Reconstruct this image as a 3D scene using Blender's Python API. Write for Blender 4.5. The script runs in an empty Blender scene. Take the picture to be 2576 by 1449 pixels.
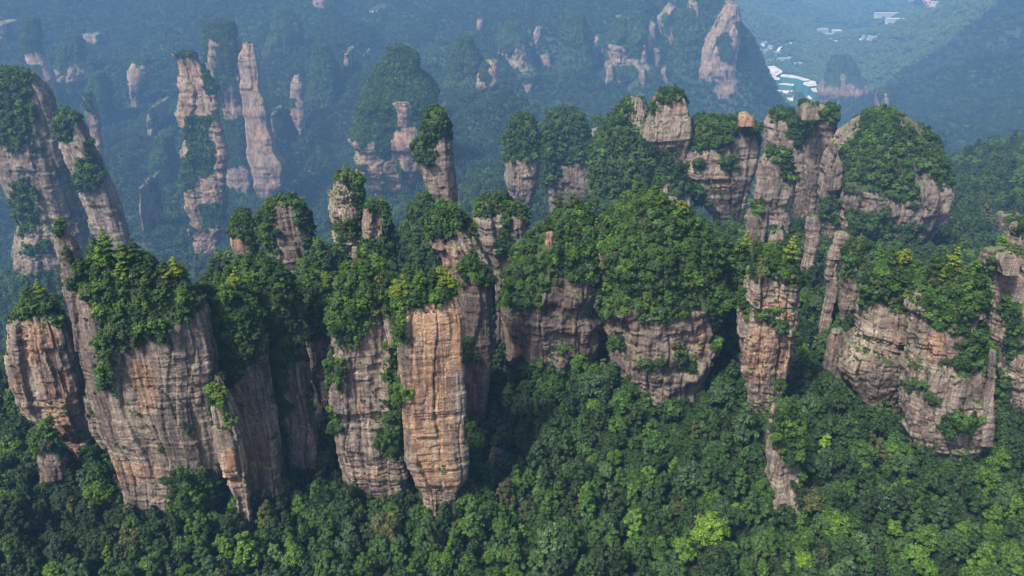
import bpy, math, random, time
import numpy as np
from mathutils import Vector
T0 = time.time()
sc = bpy.context.scene
R = math.radians

# ------------------------------------------------------------------ camera
PITCH = R(28.0); FPX = 2022.0; W0, H0 = 2576.0, 1449.0
CT, ST = math.cos(PITCH), math.sin(PITCH)
cam = bpy.data.objects.new('camera', bpy.data.cameras.new('camera'))
sc.collection.objects.link(cam)
cam.location = (0, 0, 0)
cam.rotation_euler = (R(90) - PITCH, 0, 0)
cam.data.sensor_width = 36.0
cam.data.lens = 36.0 * FPX / W0
cam.data.clip_start = 1.0
cam.data.clip_end = 30000.0
sc.camera = cam

# ------------------------------------------------------------------ sky, sun, exposure
SUN_EL, SUN_AZ = R(54), R(226)       # azimuth measured clockwise from +Y (the view direction)
w = bpy.data.worlds.new('World'); sc.world = w; w.use_nodes = True
nt = w.node_tree; bg = nt.nodes['Background']
sky = nt.nodes.new('ShaderNodeTexSky'); sky.sky_type = 'NISHITA'; sky.sun_disc = False
sky.sun_elevation = SUN_EL; sky.sun_rotation = SUN_AZ
sky.air_density = 1.0; sky.dust_density = 3.0; sky.ozone_density = 1.0
nt.links.new(sky.outputs[0], bg.inputs[0]); bg.inputs[1].default_value = 0.09
sun = bpy.data.objects.new('sun', bpy.data.lights.new('sun', 'SUN'))
sc.collection.objects.link(sun)
sun.data.energy = 3.7; sun.data.angle = R(9); sun.data.color = (1.0, 0.93, 0.82)
sd = Vector((math.sin(SUN_AZ) * math.cos(SUN_EL), math.cos(SUN_AZ) * math.cos(SUN_EL), math.sin(SUN_EL)))
sun.rotation_euler = sd.to_track_quat('Z', 'Y').to_euler()
sc.view_settings.view_transform = 'Standard'; sc.view_settings.look = 'None'
sc.view_settings.gamma = 1.0; sc.view_settings.use_curve_mapping = False
sc.view_settings.exposure = 1.12
HAZE_DENSITY = 0.000112
HAZE_COLOR = (0.27, 0.56, 1.0)
cy = sc.cycles
cy.max_bounces = 4; cy.diffuse_bounces = 3; cy.glossy_bounces = 1; cy.transmission_bounces = 2
cy.volume_bounces = 0; cy.transparent_max_bounces = 4; cy.caustics_reflective = False; cy.caustics_refractive = False
try:
    cy.use_denoising = True; cy.denoiser = 'OPENIMAGEDENOISE'; cy.denoising_input_passes = 'RGB_ALBEDO_NORMAL'
except Exception: pass
cy.use_adaptive_sampling = False
sc.render.use_persistent_data = False

# ------------------------------------------------------------------ mapping between the photograph and the world
def ray(px, py):
    a = (px - W0 / 2) / FPX; b = (H0 / 2 - py) / FPX
    return a, CT + b * ST, -ST + b * CT
def at(px, py, D):
    a, y, z = ray(px, py); t = D / y
    return (a * t, D, z * t)
KF = 2.2
def kf(D):                                     # how much farther than first guessed the distant relief stands
    t = np.clip((np.log(np.maximum(D, 1.0)) - math.log(330)) / (math.log(900) - math.log(330)), 0, 1)
    return 1 + (KF - 1) * t * t * (3 - 2 * t)
def RM(D): return float(D * kf(D))
def on_plane(px, py, Z):
    a, y, z = ray(px, py); t = Z / z
    return (a * t, y * t, Z)
def project(x, y, z):
    f = y * CT - z * ST; u = y * ST + z * CT
    f = np.maximum(f, 1.0)
    return W0 / 2 + FPX * x / f, H0 / 2 - FPX * u / f

# ------------------------------------------------------------------ noise
def h3(ix, iy, iz, seed=0):
    h = (ix.astype(np.int64) * 374761393 + iy.astype(np.int64) * 668265263 + iz.astype(np.int64) * 2147483647 + seed * 974711) & 0xffffffff
    h = ((h ^ (h >> 13)) * 1274126177) & 0xffffffff
    h = ((h ^ (h >> 16)) * 2246822519) & 0xffffffff
    h = h ^ (h >> 15)
    return (h & 0xffffff).astype(np.float32) / 16777216.0
def vn(x, y, z, seed=0):
    x, y, z = np.broadcast_arrays(x, y, z)
    fx, fy, fz = np.floor(x), np.floor(y), np.floor(z)
    ux, uy, uz = x - fx, y - fy, z - fz
    ux = ux * ux * (3 - 2 * ux); uy = uy * uy * (3 - 2 * uy); uz = uz * uz * (3 - 2 * uz)
    r = 0
    for dx in (0, 1):
        wx = ux if dx else 1 - ux
        for dy in (0, 1):
            wy = uy if dy else 1 - uy
            for dz in (0, 1):
                wz = uz if dz else 1 - uz
                r = r + h3(fx + dx, fy + dy, fz + dz, seed) * wx * wy * wz
    return r * 2 - 1
def fbm(x, y, z, seed=0, o=3):
    r = 0; a = 1.0; t = 0
    for i in range(o):
        r = r + a * vn(x, y, z, seed + i * 17); t += a
        x = x * 2.03 + 11.3; y = y * 2.03 + 5.1; z = z * 2.03 + 7.7; a *= 0.5
    return r / t
def hh(ix, iy=0, seed=0):
    ix = np.asarray(ix); iy = np.asarray(iy) + np.zeros_like(ix)
    return h3(ix, iy, np.zeros_like(ix), seed) * 2 - 1
def in_poly(px, py, poly):
    c = np.zeros(px.shape, bool); n = len(poly)
    for i in range(n):
        x1, y1 = poly[i]; x2, y2 = poly[(i + 1) % n]
        if y1 == y2: continue
        k = ((y1 > py) != (y2 > py)) & (px < (x2 - x1) * (py - y1) / (y2 - y1) + x1)
        c ^= k
    return c

# ------------------------------------------------------------------ mesh and object helpers
def mesh_np(name, V, F, mats=(), smooth=False, attrs=None, fattrs=None, midx=None):
    me = bpy.data.meshes.new(name)
    V = np.asarray(V, np.float32); F = np.asarray(F, np.int32)
    me.vertices.add(len(V)); me.vertices.foreach_set('co', V.ravel())
    k = F.shape[1]
    me.loops.add(F.size); me.loops.foreach_set('vertex_index', F.ravel())
    me.polygons.add(len(F)); me.polygons.foreach_set('loop_start', np.arange(0, F.size, k, dtype=np.int32))
    try: me.polygons.foreach_set('loop_total', np.full(len(F), k, np.int32))
    except Exception: pass
    if smooth: me.polygons.foreach_set('use_smooth', np.ones(len(F), bool))
    if midx is not None: me.polygons.foreach_set('material_index', np.asarray(midx, np.int32))
    for m in mats: me.materials.append(m)
    for d, dom in ((attrs, 'POINT'), (fattrs, 'FACE')):
        for kk, v in (d or {}).items():
            a = me.attributes.new(kk, 'FLOAT', dom); a.data.foreach_set('value', np.asarray(v, np.float32).ravel())
    me.update(calc_edges=True)
    return me
def link(name, data, parent=None, loc=None):
    o = bpy.data.objects.new(name, data); sc.collection.objects.link(o)
    if parent is not None: o.parent = parent
    if loc is not None: o.location = loc
    return o
def tag(o, label=None, cat=None, group=None, kind=None):
    if label: o['label'] = label
    if cat: o['category'] = cat
    if group: o['group'] = group
    if kind: o['kind'] = kind
    return o
class MB:
    def __init__(s): s.v = []; s.f = []
    def poly(s, pts):
        b = len(s.v); s.v += [tuple(p) for p in pts]; s.f.append(list(range(b, b + len(pts))))
    def box(s, x0, x1, y0, y1, z0, z1):
        b = len(s.v)
        s.v += [(x0, y0, z0), (x1, y0, z0), (x1, y1, z0), (x0, y1, z0), (x0, y0, z1), (x1, y0, z1), (x1, y1, z1), (x0, y1, z1)]
        s.f += [[b + i for i in q] for q in ((0, 3, 2, 1), (4, 5, 6, 7), (0, 1, 5, 4), (1, 2, 6, 5), (2, 3, 7, 6), (3, 0, 4, 7))]
    def prism(s, pts, z0, z1):
        n = len(pts); A = sum(pts[i][0] * pts[(i + 1) % n][1] - pts[(i + 1) % n][0] * pts[i][1] for i in range(n))
        if A < 0: pts = pts[::-1]
        b = len(s.v); s.v += [(p[0], p[1], z0) for p in pts] + [(p[0], p[1], z1) for p in pts]
        s.f.append([b + n + i for i in range(n)]); s.f.append([b + n - 1 - i for i in range(n)])
        for i in range(n): s.f.append([b + i, b + (i + 1) % n, b + n + (i + 1) % n, b + n + i])
    def gable(s, x0, x1, y0, y1, z0, z1, th=0.25):
        ym = (y0 + y1) / 2; b = len(s.v)
        s.v += [(x0, y0, z0), (x1, y0, z0), (x1, ym, z1), (x0, ym, z1), (x0, y1, z0), (x1, y1, z0)]
        s.v += [(x0, y0, z0 - th), (x1, y0, z0 - th), (x1, y1, z0 - th), (x0, y1, z0 - th)]
        for q in ((0, 1, 2, 3), (3, 2, 5, 4), (6, 7, 1, 0), (8, 9, 4, 5), (9, 6, 0, 3), (9, 3, 4), (7, 8, 5), (7, 5, 2), (7, 2, 1), (6, 9, 8, 7)):
            s.f.append([b + i for i in q])
    def tube(s, p0, p1, r0, r1, n=7):
        p0 = Vector(p0); p1 = Vector(p1); d = (p1 - p0).normalized()
        u = d.orthogonal().normalized(); v = d.cross(u); b = len(s.v)
        for p, r in ((p0, r0), (p1, r1)):
            for i in range(n):
                t = 2 * math.pi * i / n; s.v.append(tuple(p + u * (r * math.cos(t)) + v * (r * math.sin(t))))
        for i in range(n): s.f.append([b + i, b + (i + 1) % n, b + n + (i + 1) % n, b + n + i])
        s.f.append([b + n + i for i in range(n)]); s.f.append([b + n - 1 - i for i in range(n)])
    def mesh(s, name, *mats):
        me = bpy.data.meshes.new(name); me.from_pydata(s.v, [], s.f)
        for m in mats: me.materials.append(m)
        me.update(); return me
    def build(s, name, mat, parent=None, loc=None):
        return link(name, s.mesh(name, mat), parent, loc)

# ------------------------------------------------------------------ materials
class N:
    def __init__(s, name):
        s.m = bpy.data.materials.new(name); s.m.use_nodes = True; s.t = s.m.node_tree
        s.b = s.t.nodes['Principled BSDF']; s.out = s.t.nodes['Material Output']
        s.b.inputs['Roughness'].default_value = 0.9; s.b.inputs['Specular IOR Level'].default_value = 0.2
    def n(s, typ, **kw):
        x = s.t.nodes.new('ShaderNode' + typ)
        for k, v in kw.items(): setattr(x, k, v)
        return x
    def l(s, a, b): s.t.links.new(a, b)
    def attr(s, name, typ='GEOMETRY'): return s.n('Attribute', attribute_name=name, attribute_type=typ)
    def pos(s, scale, rot=None):
        g = s.n('NewGeometry'); m = s.n('Mapping'); s.l(g.outputs['Position'], m.inputs[0]); m.inputs['Scale'].default_value = scale
        if rot: m.inputs['Rotation'].default_value = rot
        return m.outputs[0]
    def noise(s, vec, scale=1.0, detail=4, rough=0.55, dist=0.0):
        x = s.n('TexNoise'); s.l(vec, x.inputs['Vector']); x.inputs['Scale'].default_value = scale
        x.inputs['Detail'].default_value = detail; x.inputs['Roughness'].default_value = rough; x.inputs['Distortion'].default_value = dist
        return x.outputs['Fac']
    def ramp(s, fac, stops, interp='LINEAR'):
        x = s.n('ValToRGB'); e = x.color_ramp.elements; x.color_ramp.interpolation = interp
        e[0].position, e[0].color = stops[0][0], (*stops[0][1], 1); e[1].position, e[1].color = stops[1][0], (*stops[1][1], 1)
        for p, c in stops[2:]:
            q = e.new(p); q.color = (*c, 1)
        s.l(fac, x.inputs[0]); return x.outputs[0]
    def rng(s, v, a, b, c=0.0, d=1.0):
        x = s.n('MapRange'); s.l(v, x.inputs[0])
        for i, q in zip((1, 2, 3, 4), (a, b, c, d)): x.inputs[i].default_value = q
        return x.outputs[0]
    def mix(s, f, a, b, blend='MIX'):
        x = s.n('Mix', data_type='RGBA', blend_type=blend)
        for v, i in ((f, 0), (a, 6), (b, 7)):
            if isinstance(v, (int, float)): x.inputs[i].default_value = v
            elif isinstance(v, tuple): x.inputs[i].default_value = (*v, 1)
            else: s.l(v, x.inputs[i])
        return x.outputs[2]
    def math(s, op, a, b=None):
        x = s.n('Math', operation=op)
        for v, i in ((a, 0), (b, 1)):
            if v is None: continue
            if isinstance(v, (int, float)): x.inputs[i].default_value = v
            else: s.l(v, x.inputs[i])
        return x.outputs[0]
    def bump(s, h, strength=1.0, dist=0.3, prev=None):
        x = s.n('Bump'); s.l(h, x.inputs['Height']); x.inputs['Strength'].default_value = strength; x.inputs['Distance'].default_value = dist
        if prev is not None: s.l(prev, x.inputs['Normal'])
        return x.outputs[0]

def rock_material():
    k = N('sandstone')
    orange = k.attr('orange').outputs['Fac']; veg = k.attr('veg').outputs['Fac']; dark = k.attr('dark').outputs['Fac']
    strat = k.attr('strat').outputs['Fac']
    # broad weathering, from mauve brown to warm grey
    n1 = k.noise(k.pos((.05, .05, .03)), 1, 5, .6, .4)
    base = k.ramp(n1, [(.30, (.125, .092, .080)), (.70, (.37, .295, .232)), (.5, (.235, .182, .150))])
    # beds: thin layers, slightly dipping
    bn = k.noise(k.pos((.018, .018, .75), (R(4), R(3), 0)), 1, 6, .7, .25)
    base = k.mix(.26, base, k.ramp(bn, [(.34, (.42, .39, .39)), (.66, (1.35, 1.28, 1.2)), (.5, (.95, .95, .95))]), 'MULTIPLY')
    # fresh orange faces
    on = k.noise(k.pos((.09, .09, .045)), 1, 5, .65, .8)
    of = k.math('ADD', k.math('MULTIPLY', on, 1.1), orange)
    of = k.rng(of, .98, 1.2)
    oc = k.ramp(k.noise(k.pos((.25, .25, .1)), 1, 5, .65), [(.32, (.27, .135, .078)), (.68, (.50, .315, .19))])
    base = k.mix(k.math('MULTIPLY', of, .85), base, oc)
    # water streaks running down: wide curtains of fine lines
    sm = k.noise(k.pos((.075, .075, .03)), 1, 4, .6)
    s1 = k.noise(k.pos((.75, .75, .016)), 1, 5, .72, .1)
    sf = k.math('MULTIPLY', k.rng(s1, .46, .53), k.rng(sm, .40, .58))
    base = k.mix(k.math('MULTIPLY', sf, .8), base, (.062, .050, .052))
    s2 = k.noise(k.pos((1.1, 1.1, .02)), 1.0, 4, .7, .1)
    sf2 = k.math('MULTIPLY', k.rng(s2, .52, .59), k.rng(sm, .60, .44))
    base = k.mix(k.math('MULTIPLY', sf2, .55), base, (.43, .365, .305))
    s3 = k.noise(k.pos((.22, .22, .02)), 1.0, 4, .6, .3)
    base = k.mix(k.math('MULTIPLY', k.rng(s3, .54, .64), .5), base, (.085, .068, .066))
    # purple grey patina where the face is old
    base = k.mix(k.math('MULTIPLY', dark, .85), base, k.mix(1.0, base, (.42, .37, .41), 'MULTIPLY'))
    # fine speckle, cracks
    fn = k.noise(k.pos((1.0, 1.0, 1.9)), 1, 6, .75)
    base = k.mix(.7, base, k.ramp(fn, [(.38, (.5, .5, .5)), (.62, (1.4, 1.4, 1.4))]), 'MULTIPLY')
    # recessed bed joints and cracks are darker
    base = k.mix(k.math('MULTIPLY', strat, .42), base, (.05, .042, .038))
    # ledges and tops carry moss, grass and soil
    g = k.n('NewGeometry'); sp = k.n('SeparateXYZ'); k.l(g.outputs['Normal'], sp.inputs[0])
    mn = k.noise(k.pos((.5, .5, .5)), 1, 4, .6)
    mf = k.math('MULTIPLY', k.rng(sp.outputs['Z'], .35, .8), k.rng(mn, .38, .55))
    base = k.mix(mf, base, k.ramp(fn, [(.3, (.05, .075, .025)), (.7, (.12, .13, .06))]))
    vf = k.rng(k.math('ADD', veg, k.rng(mn, 0, 1, -.35, .35)), .35, .65)
    base = k.mix(vf, base, k.ramp(fn, [(.3, (.022, .040, .014)), (.7, (.065, .095, .03))]))
    k.l(base, k.b.inputs['Base Color'])
    b = k.bump(bn, .6, .7); b = k.bump(fn, .8, .45, b)
    cn = k.n('TexVoronoi', feature='DISTANCE_TO_EDGE'); k.l(k.pos((.16, .16, .07)), cn.inputs['Vector'])
    b = k.bump(k.rng(cn.outputs['Distance'], 0, .06), .55, .5, b)
    k.l(b, k.b.inputs['Normal'])
    return k.m
def leaf_material(name, sat=1.0):
    k = N(name)
    t = k.attr('tint', 'INSTANCER').outputs['Color']; v = k.attr('var').outputs['Fac']
    c = k.mix(1.0, t, k.ramp(v, [(0, (.42, .47, .45)), (1, (1.75, 1.62, 1.35))]), 'MULTIPLY')
    k.l(c, k.b.inputs['Base Color']); k.b.inputs['Roughness'].default_value = .62; k.b.inputs['Specular IOR Level'].default_value = .25
    tr = k.n('BsdfTranslucent'); k.l(k.mix(1.0, c, (1.15, 1.25, .6), 'MULTIPLY'), tr.inputs[0])
    ms = k.n('MixShader'); ms.inputs[0].default_value = .22
    k.l(k.b.outputs[0], ms.inputs[1]); k.l(tr.outputs[0], ms.inputs[2]); k.l(ms.outputs[0], k.out.inputs[0])
    return k.m
def plain(name, col, rough=.8, var=.15, scale=.6, spec=.25):
    k = N(name); n = k.noise(k.pos((scale, scale, scale)), 1, 4, .6)
    k.l(k.mix(1.0, col, k.ramp(n, [(.3, (1 - var,) * 3), (.7, (1 + var,) * 3)]), 'MULTIPLY'), k.b.inputs['Base Color'])
    k.b.inputs['Roughness'].default_value = rough; k.b.inputs['Specular IOR Level'].default_value = spec
    return k.m
ROCK = rock_material(); LEAF = leaf_material('foliage')
BARK = plain('bark', (.09, .07, .055), .9, .3, 3)
def ground_material():
    k = N('forest_floor')
    n = k.noise(k.pos((.12, .12, .12)), 1, 6, .65); n2 = k.noise(k.pos((.01, .01, .01)), 1, 3)
    c = k.mix(k.rng(n2, .3, .7), k.ramp(n, [(.3, (.012, .022, .010)), (.7, (.035, .055, .02))]), k.ramp(n, [(.3, (.016, .026, .012)), (.7, (.045, .06, .025))]))
    k.l(c, k.b.inputs['Base Color']); k.l(k.bump(n, 1, 1.5), k.b.inputs['Normal'])
    return k.m
GROUND = ground_material()
# ------------------------------------------------------------------ terrain: one sheet from under the camera to beyond the far valley
TP = []                                            # (x, y, z) of places on the ground
for p in [  # seen ground: pixel column, pixel row, distance
    (0, 1449, 185), (640, 1449, 186), (1288, 1449, 184), (1900, 1449, 186), (2576, 1449, 188),
    (40, 1010, 285), (10, 1200, 228), (700, 1290, 213), (1288, 1050, 262), (1700, 1090, 252), (2200, 1150, 242), (2560, 1200, 240),
    (1520, 955, 256), (1822, 965, 258), (1665, 1052, 254), (1285, 940, 268), (1500, 925, 272), (1390, 985, 268), (2225, 1100, 238), (2570, 1100, 242), (2405, 1205, 214), (2110, 1000, 250), (2050, 850, 325), (2090, 700, 330), (2150, 835, 316), (1905, 625, 366), (1560, 545, 430), (1700, 570, 418), (1830, 605, 400), (1960, 590, 412), (2075, 620, 408), (1960, 650, 355), (2050, 760, 360), (1960, 600, 440), (2040, 560, 455), (2440, 640, 450),
    (0, 900, 330), (2576, 900, 330),
    (2450, 372, 610), (2576, 372, 600), (2430, 560, 500), (2560, 470, 540), (2576, 640, 450),
    (560, 660, 680), (300, 600, 860), (60, 700, 600), (-100, 650, 640), (300, 400, 980), (300, 100, 1380), (300, 0, 1520),
    (0, 100, 1350), (0, 0, 1480), (-200, 300, 1100), (600, 0, 1560), (600, 60, 1450), (560, 280, 1150), (760, 560, 900), (790, 420, 1020), (850, 300, 1100), (850, 150, 1290),
    (950, 36, 1620), (1100, 0, 1760), (1250, 0, 1700), (1250, 90, 1500), (1100, 200, 1230),
    (1180, 450, 780), (1180, 560, 620), (1200, 640, 520), (1270, 245, 960), (1330, 300, 900), (1440, 420, 700), (1460, 600, 480), (1500, 330, 850),
    (1400, 250, 1250), (1400, 120, 1420), (1400, 0, 1620), (1550, 0, 1560), (1550, 200, 1330), (1500, 300, 1180), (1700, 0, 1500), (1700, 120, 1420), (1700, 260, 1300), (1800, 300, 1260), (1900, 330, 1230), (1815, 10, 1405), (1815, 130, 1370), (1815, 250, 1335), (1730, 250, 1330), (1880, 100, 1400), (1930, 180, 1385),
    (2010, 330, 1280), (2100, 300, 1380), (2250, 250, 1450), (2250, 350, 1150), (2180, 130, 2100), (2250, 100, 2150),
    (2400, 0, 2300), (2330, 50, 2250), (2576, 0, 1750), (2576, 120, 1450), (2576, 280, 1120), (2450, 120, 1650), (2450, 280, 1200), (2350, 200, 1600), (2500, 340, 980), (2330, 340, 1100), (2750, 100, 1400),
    (1895, 15, 2800), (1930, 60, 2450), (2000, 20, 2900), (2000, 80, 2500), (2060, 50, 2700), (2150, 20, 3000), (2250, 30, 3050), (2330, 12, 3300), (2160, 60, 2750)]:
    TP.append(at(p[0], p[1], RM(p[2])))
for p in [  # ground behind the crests and under the camera
    (0, 40, -196), (-120, 60, -198), (120, 60, -198), (-60, 120, -203), (80, 130, -203), (-200, 200, -207), (200, 200, -206),
    (-100, 250, -208), (0, 260, -205), (-150, 320, -222), (-240, 340, -235), (-60, 340, -222), (-120, 430, -290), (-260, 460, -310), (20, 420, -262), (0, 520, -290), (-100, 560, -330),
    (60, 300, -204), (110, 330, -200), (170, 430, -203), (230, 460, -202), (120, 460, -206), (120, 620, -300), (250, 640, -300), (320, 760, -340),
    (-420, 540, -330), (-520, 700, -370),
    (360, 1470, -206), (398, 1500, -216), (395, 1640, -240), (422, 1450, -262), (462, 1430, -335), (484, 1400, -382), (520, 1440, -440), (560, 1480, -482), (480, 1560, -420), (470, 1750, -440), (540, 1900, -487),
    (600, 1560, -487), (640, 1700, -488), (620, 1850, -488), (680, 1900, -488), (720, 2000, -488), (600, 2050, -486), (740, 1800, -484), (640, 2200, -480), (700, 2300, -478), (860, 2100, -470), (860, 2550, -484), (950, 2550, -484), (1060, 2600, -480), (1200, 2900, -478), (560, 1380, -470), (620, 1300, -440),
    (-600, 1700, -170), (0, 2000, -190), (-1200, 1800, -120), (300, 2400, -300), (900, 3600, -400), (1600, 3600, -380), (0, 3800, -260), (2400, 3600, -300), (-2400, 3400, -150), (1600, 2200, -250), (700, 640, -260), (760, 900, -360)]:
    TP.append(tuple(q * float(kf(p[1])) for q in p))
TP = np.array(TP, float)
def _uv(x, y):
    D = np.hypot(x, y); return np.arctan2(x, y) * 1.7, np.log(np.maximum(D, 30.0))
_tu, _tv = _uv(TP[:, 0], TP[:, 1])
_d = np.hypot(_tu[:, None] - _tu[None], _tv[:, None] - _tv[None])
_n = len(TP)
_A = np.zeros((_n + 3, _n + 3)); _A[:_n, :_n] = -_d + np.eye(_n) * 0.004
_A[:_n, _n] = 1; _A[:_n, _n + 1] = _tu; _A[:_n, _n + 2] = _tv; _A[_n:, :_n] = _A[:_n, _n:].T
_c = np.linalg.solve(_A, np.concatenate([TP[:, 2], [0, 0, 0]]))
VALLEY = [(620, 1560), (560, 2050), (760, 1960)]
def terrain_z(x, y):
    x = np.asarray(x, float); y = np.asarray(y, float); sh = x.shape; x = x.ravel(); y = y.ravel()
    u, v = _uv(x, y); z = np.empty(len(x))
    for i in range(0, len(x), 20000):
        s = slice(i, i + 20000)
        d = np.hypot(u[s, None] - _tu[None], v[s, None] - _tv[None])
        z[s] = -d @ _c[:_n] + _c[_n] + _c[_n + 1] * u[s] + _c[_n + 2] * v[s]
    D = np.hypot(x, y)
    # gullies and spurs on the far slopes, knolls near by; the valley floor stays level
    amp = np.clip((D - 700) / 1200, 0, 1) * 95
    flat = np.where((x > 1180) & (D > 2900) & (D < 6200), np.clip((z + 1050) / 90, 0, 1), 1)
    rid = 1 - 2 * np.abs(fbm(x / 330 + .3 * fbm(x / 200, y / 200, 0 * x, 6, 2), y / 760, 0 * x, 5, 4))
    z = z + np.clip((D - 900) / 900, 0, 1) * flat * 20 * (.5 - np.abs(fbm(x / 110, y / 190, 0 * x, 14, 3)) * 2)
    z = z + amp * flat * (rid - .5) + flat * (3.0 * fbm(x / 38, y / 38, 0 * x, 9, 3) + np.clip((D - 200) / 400, 0, 1) * 7 * fbm(x / 80, y / 80, 0 * x, 8, 2))
    z = z - 8.0 * (1 - np.clip((D - 2700) / 400, 0, 1))      # the points above lie on the canopy
    return z.reshape(sh)
na, nd = 420, 520
_az = np.linspace(R(-50), R(50), na); _dd = np.exp(np.linspace(math.log(25), math.log(9500), nd))
_AZ, _DD = np.meshgrid(_az, _dd)
GX, GY = np.sin(_AZ) * _DD, np.cos(_AZ) * _DD
GZ = terrain_z(GX, GY)
_idx = np.arange(na * nd).reshape(nd, na)
_F = np.stack([_idx[:-1, :-1], _idx[:-1, 1:], _idx[1:, 1:], _idx[1:, :-1]], -1).reshape(-1, 4)
g = link('terrain', mesh_np('terrain', np.stack([GX, GY, GZ], -1).reshape(-1, 3), _F, [GROUND], smooth=True))
tag(g, 'forested ground running from the near plateau down to the far valley', kind='structure')
ZMIN = float(GZ.min())
_ang = (GZ + 14) / _DD; VIS = np.maximum.accumulate((GZ + 4) / _DD, axis=0)     # highest line of sight met so far, per azimuth
def seen(x, y, z, margin=30.0):
    D = np.hypot(x, y); i = np.clip(((np.arctan2(x, y) + R(50)) / R(100) * (na - 1)).astype(int), 0, na - 1)
    j = np.clip(((np.log(D) - math.log(25)) / (math.log(9500) - math.log(25)) * (nd - 1)).astype(int), 0, nd - 1)
    return (z + margin) / D > VIS[np.maximum(j - 1, 0), i]
def ground_hit(px, py):
    a, dy, dz = ray(px, py); Ds = np.linspace(420, 9000, 4200); t = Ds / math.hypot(a, dy)
    zt = terrain_z(a * t, dy * t); k = np.nonzero(dz * t < zt)[0]; k = k[0] if len(k) else len(t) - 1
    return a * t[k], dy * t[k], float(zt[k])
print('terrain', GZ.min(), GZ.max(), round(time.time() - T0, 1))
# ------------------------------------------------------------------ sandstone pillars
PILLARS = []
SHRUBS = []          # (x, y, z, nx, ny, nz, size, distance class)
PINES = []           # (pillar index, x, y, z, size)
rngv = np.random.default_rng(11)
def grow(px, py, polys):
    m = np.zeros(px.shape, bool)
    for p in polys: m |= in_poly(px, py, p)
    return m
def pillar(name, label, cat, D, rows, veg=(), dr=.8, n=3.2, rough=1.0, seed=1, orange=0.0, opat=(), dark=0.0, dens=1.0, allveg=False, res=None, strata=1.0, cap=2.0, group=None, rot=0.0, ledge=1.0, bsz=1.0, npine=None, stub=False, vn_=0.0, lump=0.0):
    rows = sorted(rows); D0 = D; D = RM(D); back = 0.0; isout = name == 'rock_outcrop'
    if stub: n = 5.5
    if (D0 > 850 or (isout and D0 > 500)) and not stub:
        rb = rows[-2] if len(rows) > 2 else rows[-1]; cxp = (rb[1] + rb[2]) / 2
        hx, hy, hz = ground_hit(cxp, rb[0] + 4); D = min(D * 1.25, max(D * .72, hy))
        if D0 > 850 and (isout or dr < .4):
            tx, ty, tz = ground_hit((rows[0][1] + rows[0][2]) / 2, rows[0][0] + 2); back = float(np.clip(ty - D, 0, 120)) * .5
    res = res or max(.32, D / 640.0)
    L = [at(r[0 + 1], r[0], D) for r in rows]; Rr = [at(r[2], r[0], D) for r in rows]
    zt = np.array([p[2] for p in L])[::-1]; xl = np.array([p[0] for p in L])[::-1]; xr = np.array([p[0] for p in Rr])[::-1]
    ztop, zbot = zt[-1], zt[0]
    xm = float((xl.mean() + xr.mean()) / 2)
    gz = float(terrain_z(np.array([xm]), np.array([D]))[0]) - 6
    if zbot > gz and not stub: zt = np.r_[gz, zt]; xl = np.r_[xl[0], xl]; xr = np.r_[xr[0], xr]; zbot = gz
    nz = max(10, int((ztop - zbot) / res)); Z = np.linspace(zbot, ztop, nz)
    XL = np.interp(Z, zt, xl); XR = np.interp(Z, zt, xr)
    ks = max(1, int(1.2 / res)); ker = np.ones(2 * ks + 1); ker /= ker.sum()
    sm = lambda a, k=ker: np.convolve(np.pad(a, len(k) // 2, 'edge'), k, 'valid')
    XL, XR = sm(XL), sm(XR)
    if D0 > 600:                                     # far edges are broken by ledges and notches
        wj = np.mean(XR - XL) * .16
        XL = XL + wj * fbm(Z / (D / 60), 0 * Z + 3, 0 * Z, seed + 7, 4); XR = XR + wj * fbm(Z / (D / 60), 0 * Z + 9, 0 * Z, seed + 8, 4)
    cxz, a = (XL + XR) / 2, np.maximum((XR - XL) / 2, .4)
    # depth: broad smoothing so that the plan does not pinch with every notch
    k2 = np.ones(2 * max(1, int(6 / res)) + 1); k2 /= k2.sum()
    b = np.maximum(sm(a, k2), .5) * dr
    b = np.minimum(b, a.max() * dr)
    if back > 0: b = np.maximum(b, min(back, 130.0))
    cyc = D + float(b.max()) * (.9 if back > 0 else .55)
    # plan shape
    tt = np.linspace(0, 2 * np.pi, 1441)[:-1]
    def plan(t):
        c, s = np.cos(t + rot), np.sin(t + rot)
        x = np.sign(c) * np.abs(c) ** (2 / n); y = np.sign(s) * np.abs(s) ** (2 / n)
        q = 1 + .10 * vn(np.cos(t) * 1.7 + seed, np.sin(t) * 1.7, 0 * t, seed) + .05 * vn(np.cos(t) * 4 + seed, np.sin(t) * 4, 0 * t + 3, seed)
        x, y = x * q, y * q
        xx = x * math.cos(rot) + y * math.sin(rot); yy = -x * math.sin(rot) + y * math.cos(rot)
        return xx, yy
    px_, py_ = plan(tt); mx0, mx1, my0, my1 = px_.min(), px_.max(), py_.min(), py_.max()
    px_ = 2 * (px_ - mx0) / (mx1 - mx0) - 1; py_ = 2 * (py_ - my0) / (my1 - my0) - 1
    am, bm = float(np.percentile(a, 70)), float(np.percentile(b, 70))
    dx, dy = np.roll(px_, -1) - px_, np.roll(py_, -1) - py_
    seg = np.hypot(dx * am, dy * bm); wgt = np.where(py_ > .45, .35, 1.0)
    cs = np.r_[0, np.cumsum(seg * wgt)]; tot = cs[-1]
    nt_ = max(24, int(tot / res)); st = np.arange(nt_) * tot / nt_
    k = np.interp(st, cs, np.arange(len(cs)))
    ux = np.interp(k, np.arange(len(tt) + 1), np.r_[px_, px_[0]]); uy = np.interp(k, np.arange(len(tt) + 1), np.r_[py_, py_[0]])
    arc = np.interp(k, np.arange(len(cs)), np.r_[0, np.cumsum(seg)])
    # rings, then a cap closing towards the middle
    ncap = max(4, int(min(am, 14) / (res * 1.6)))
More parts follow.
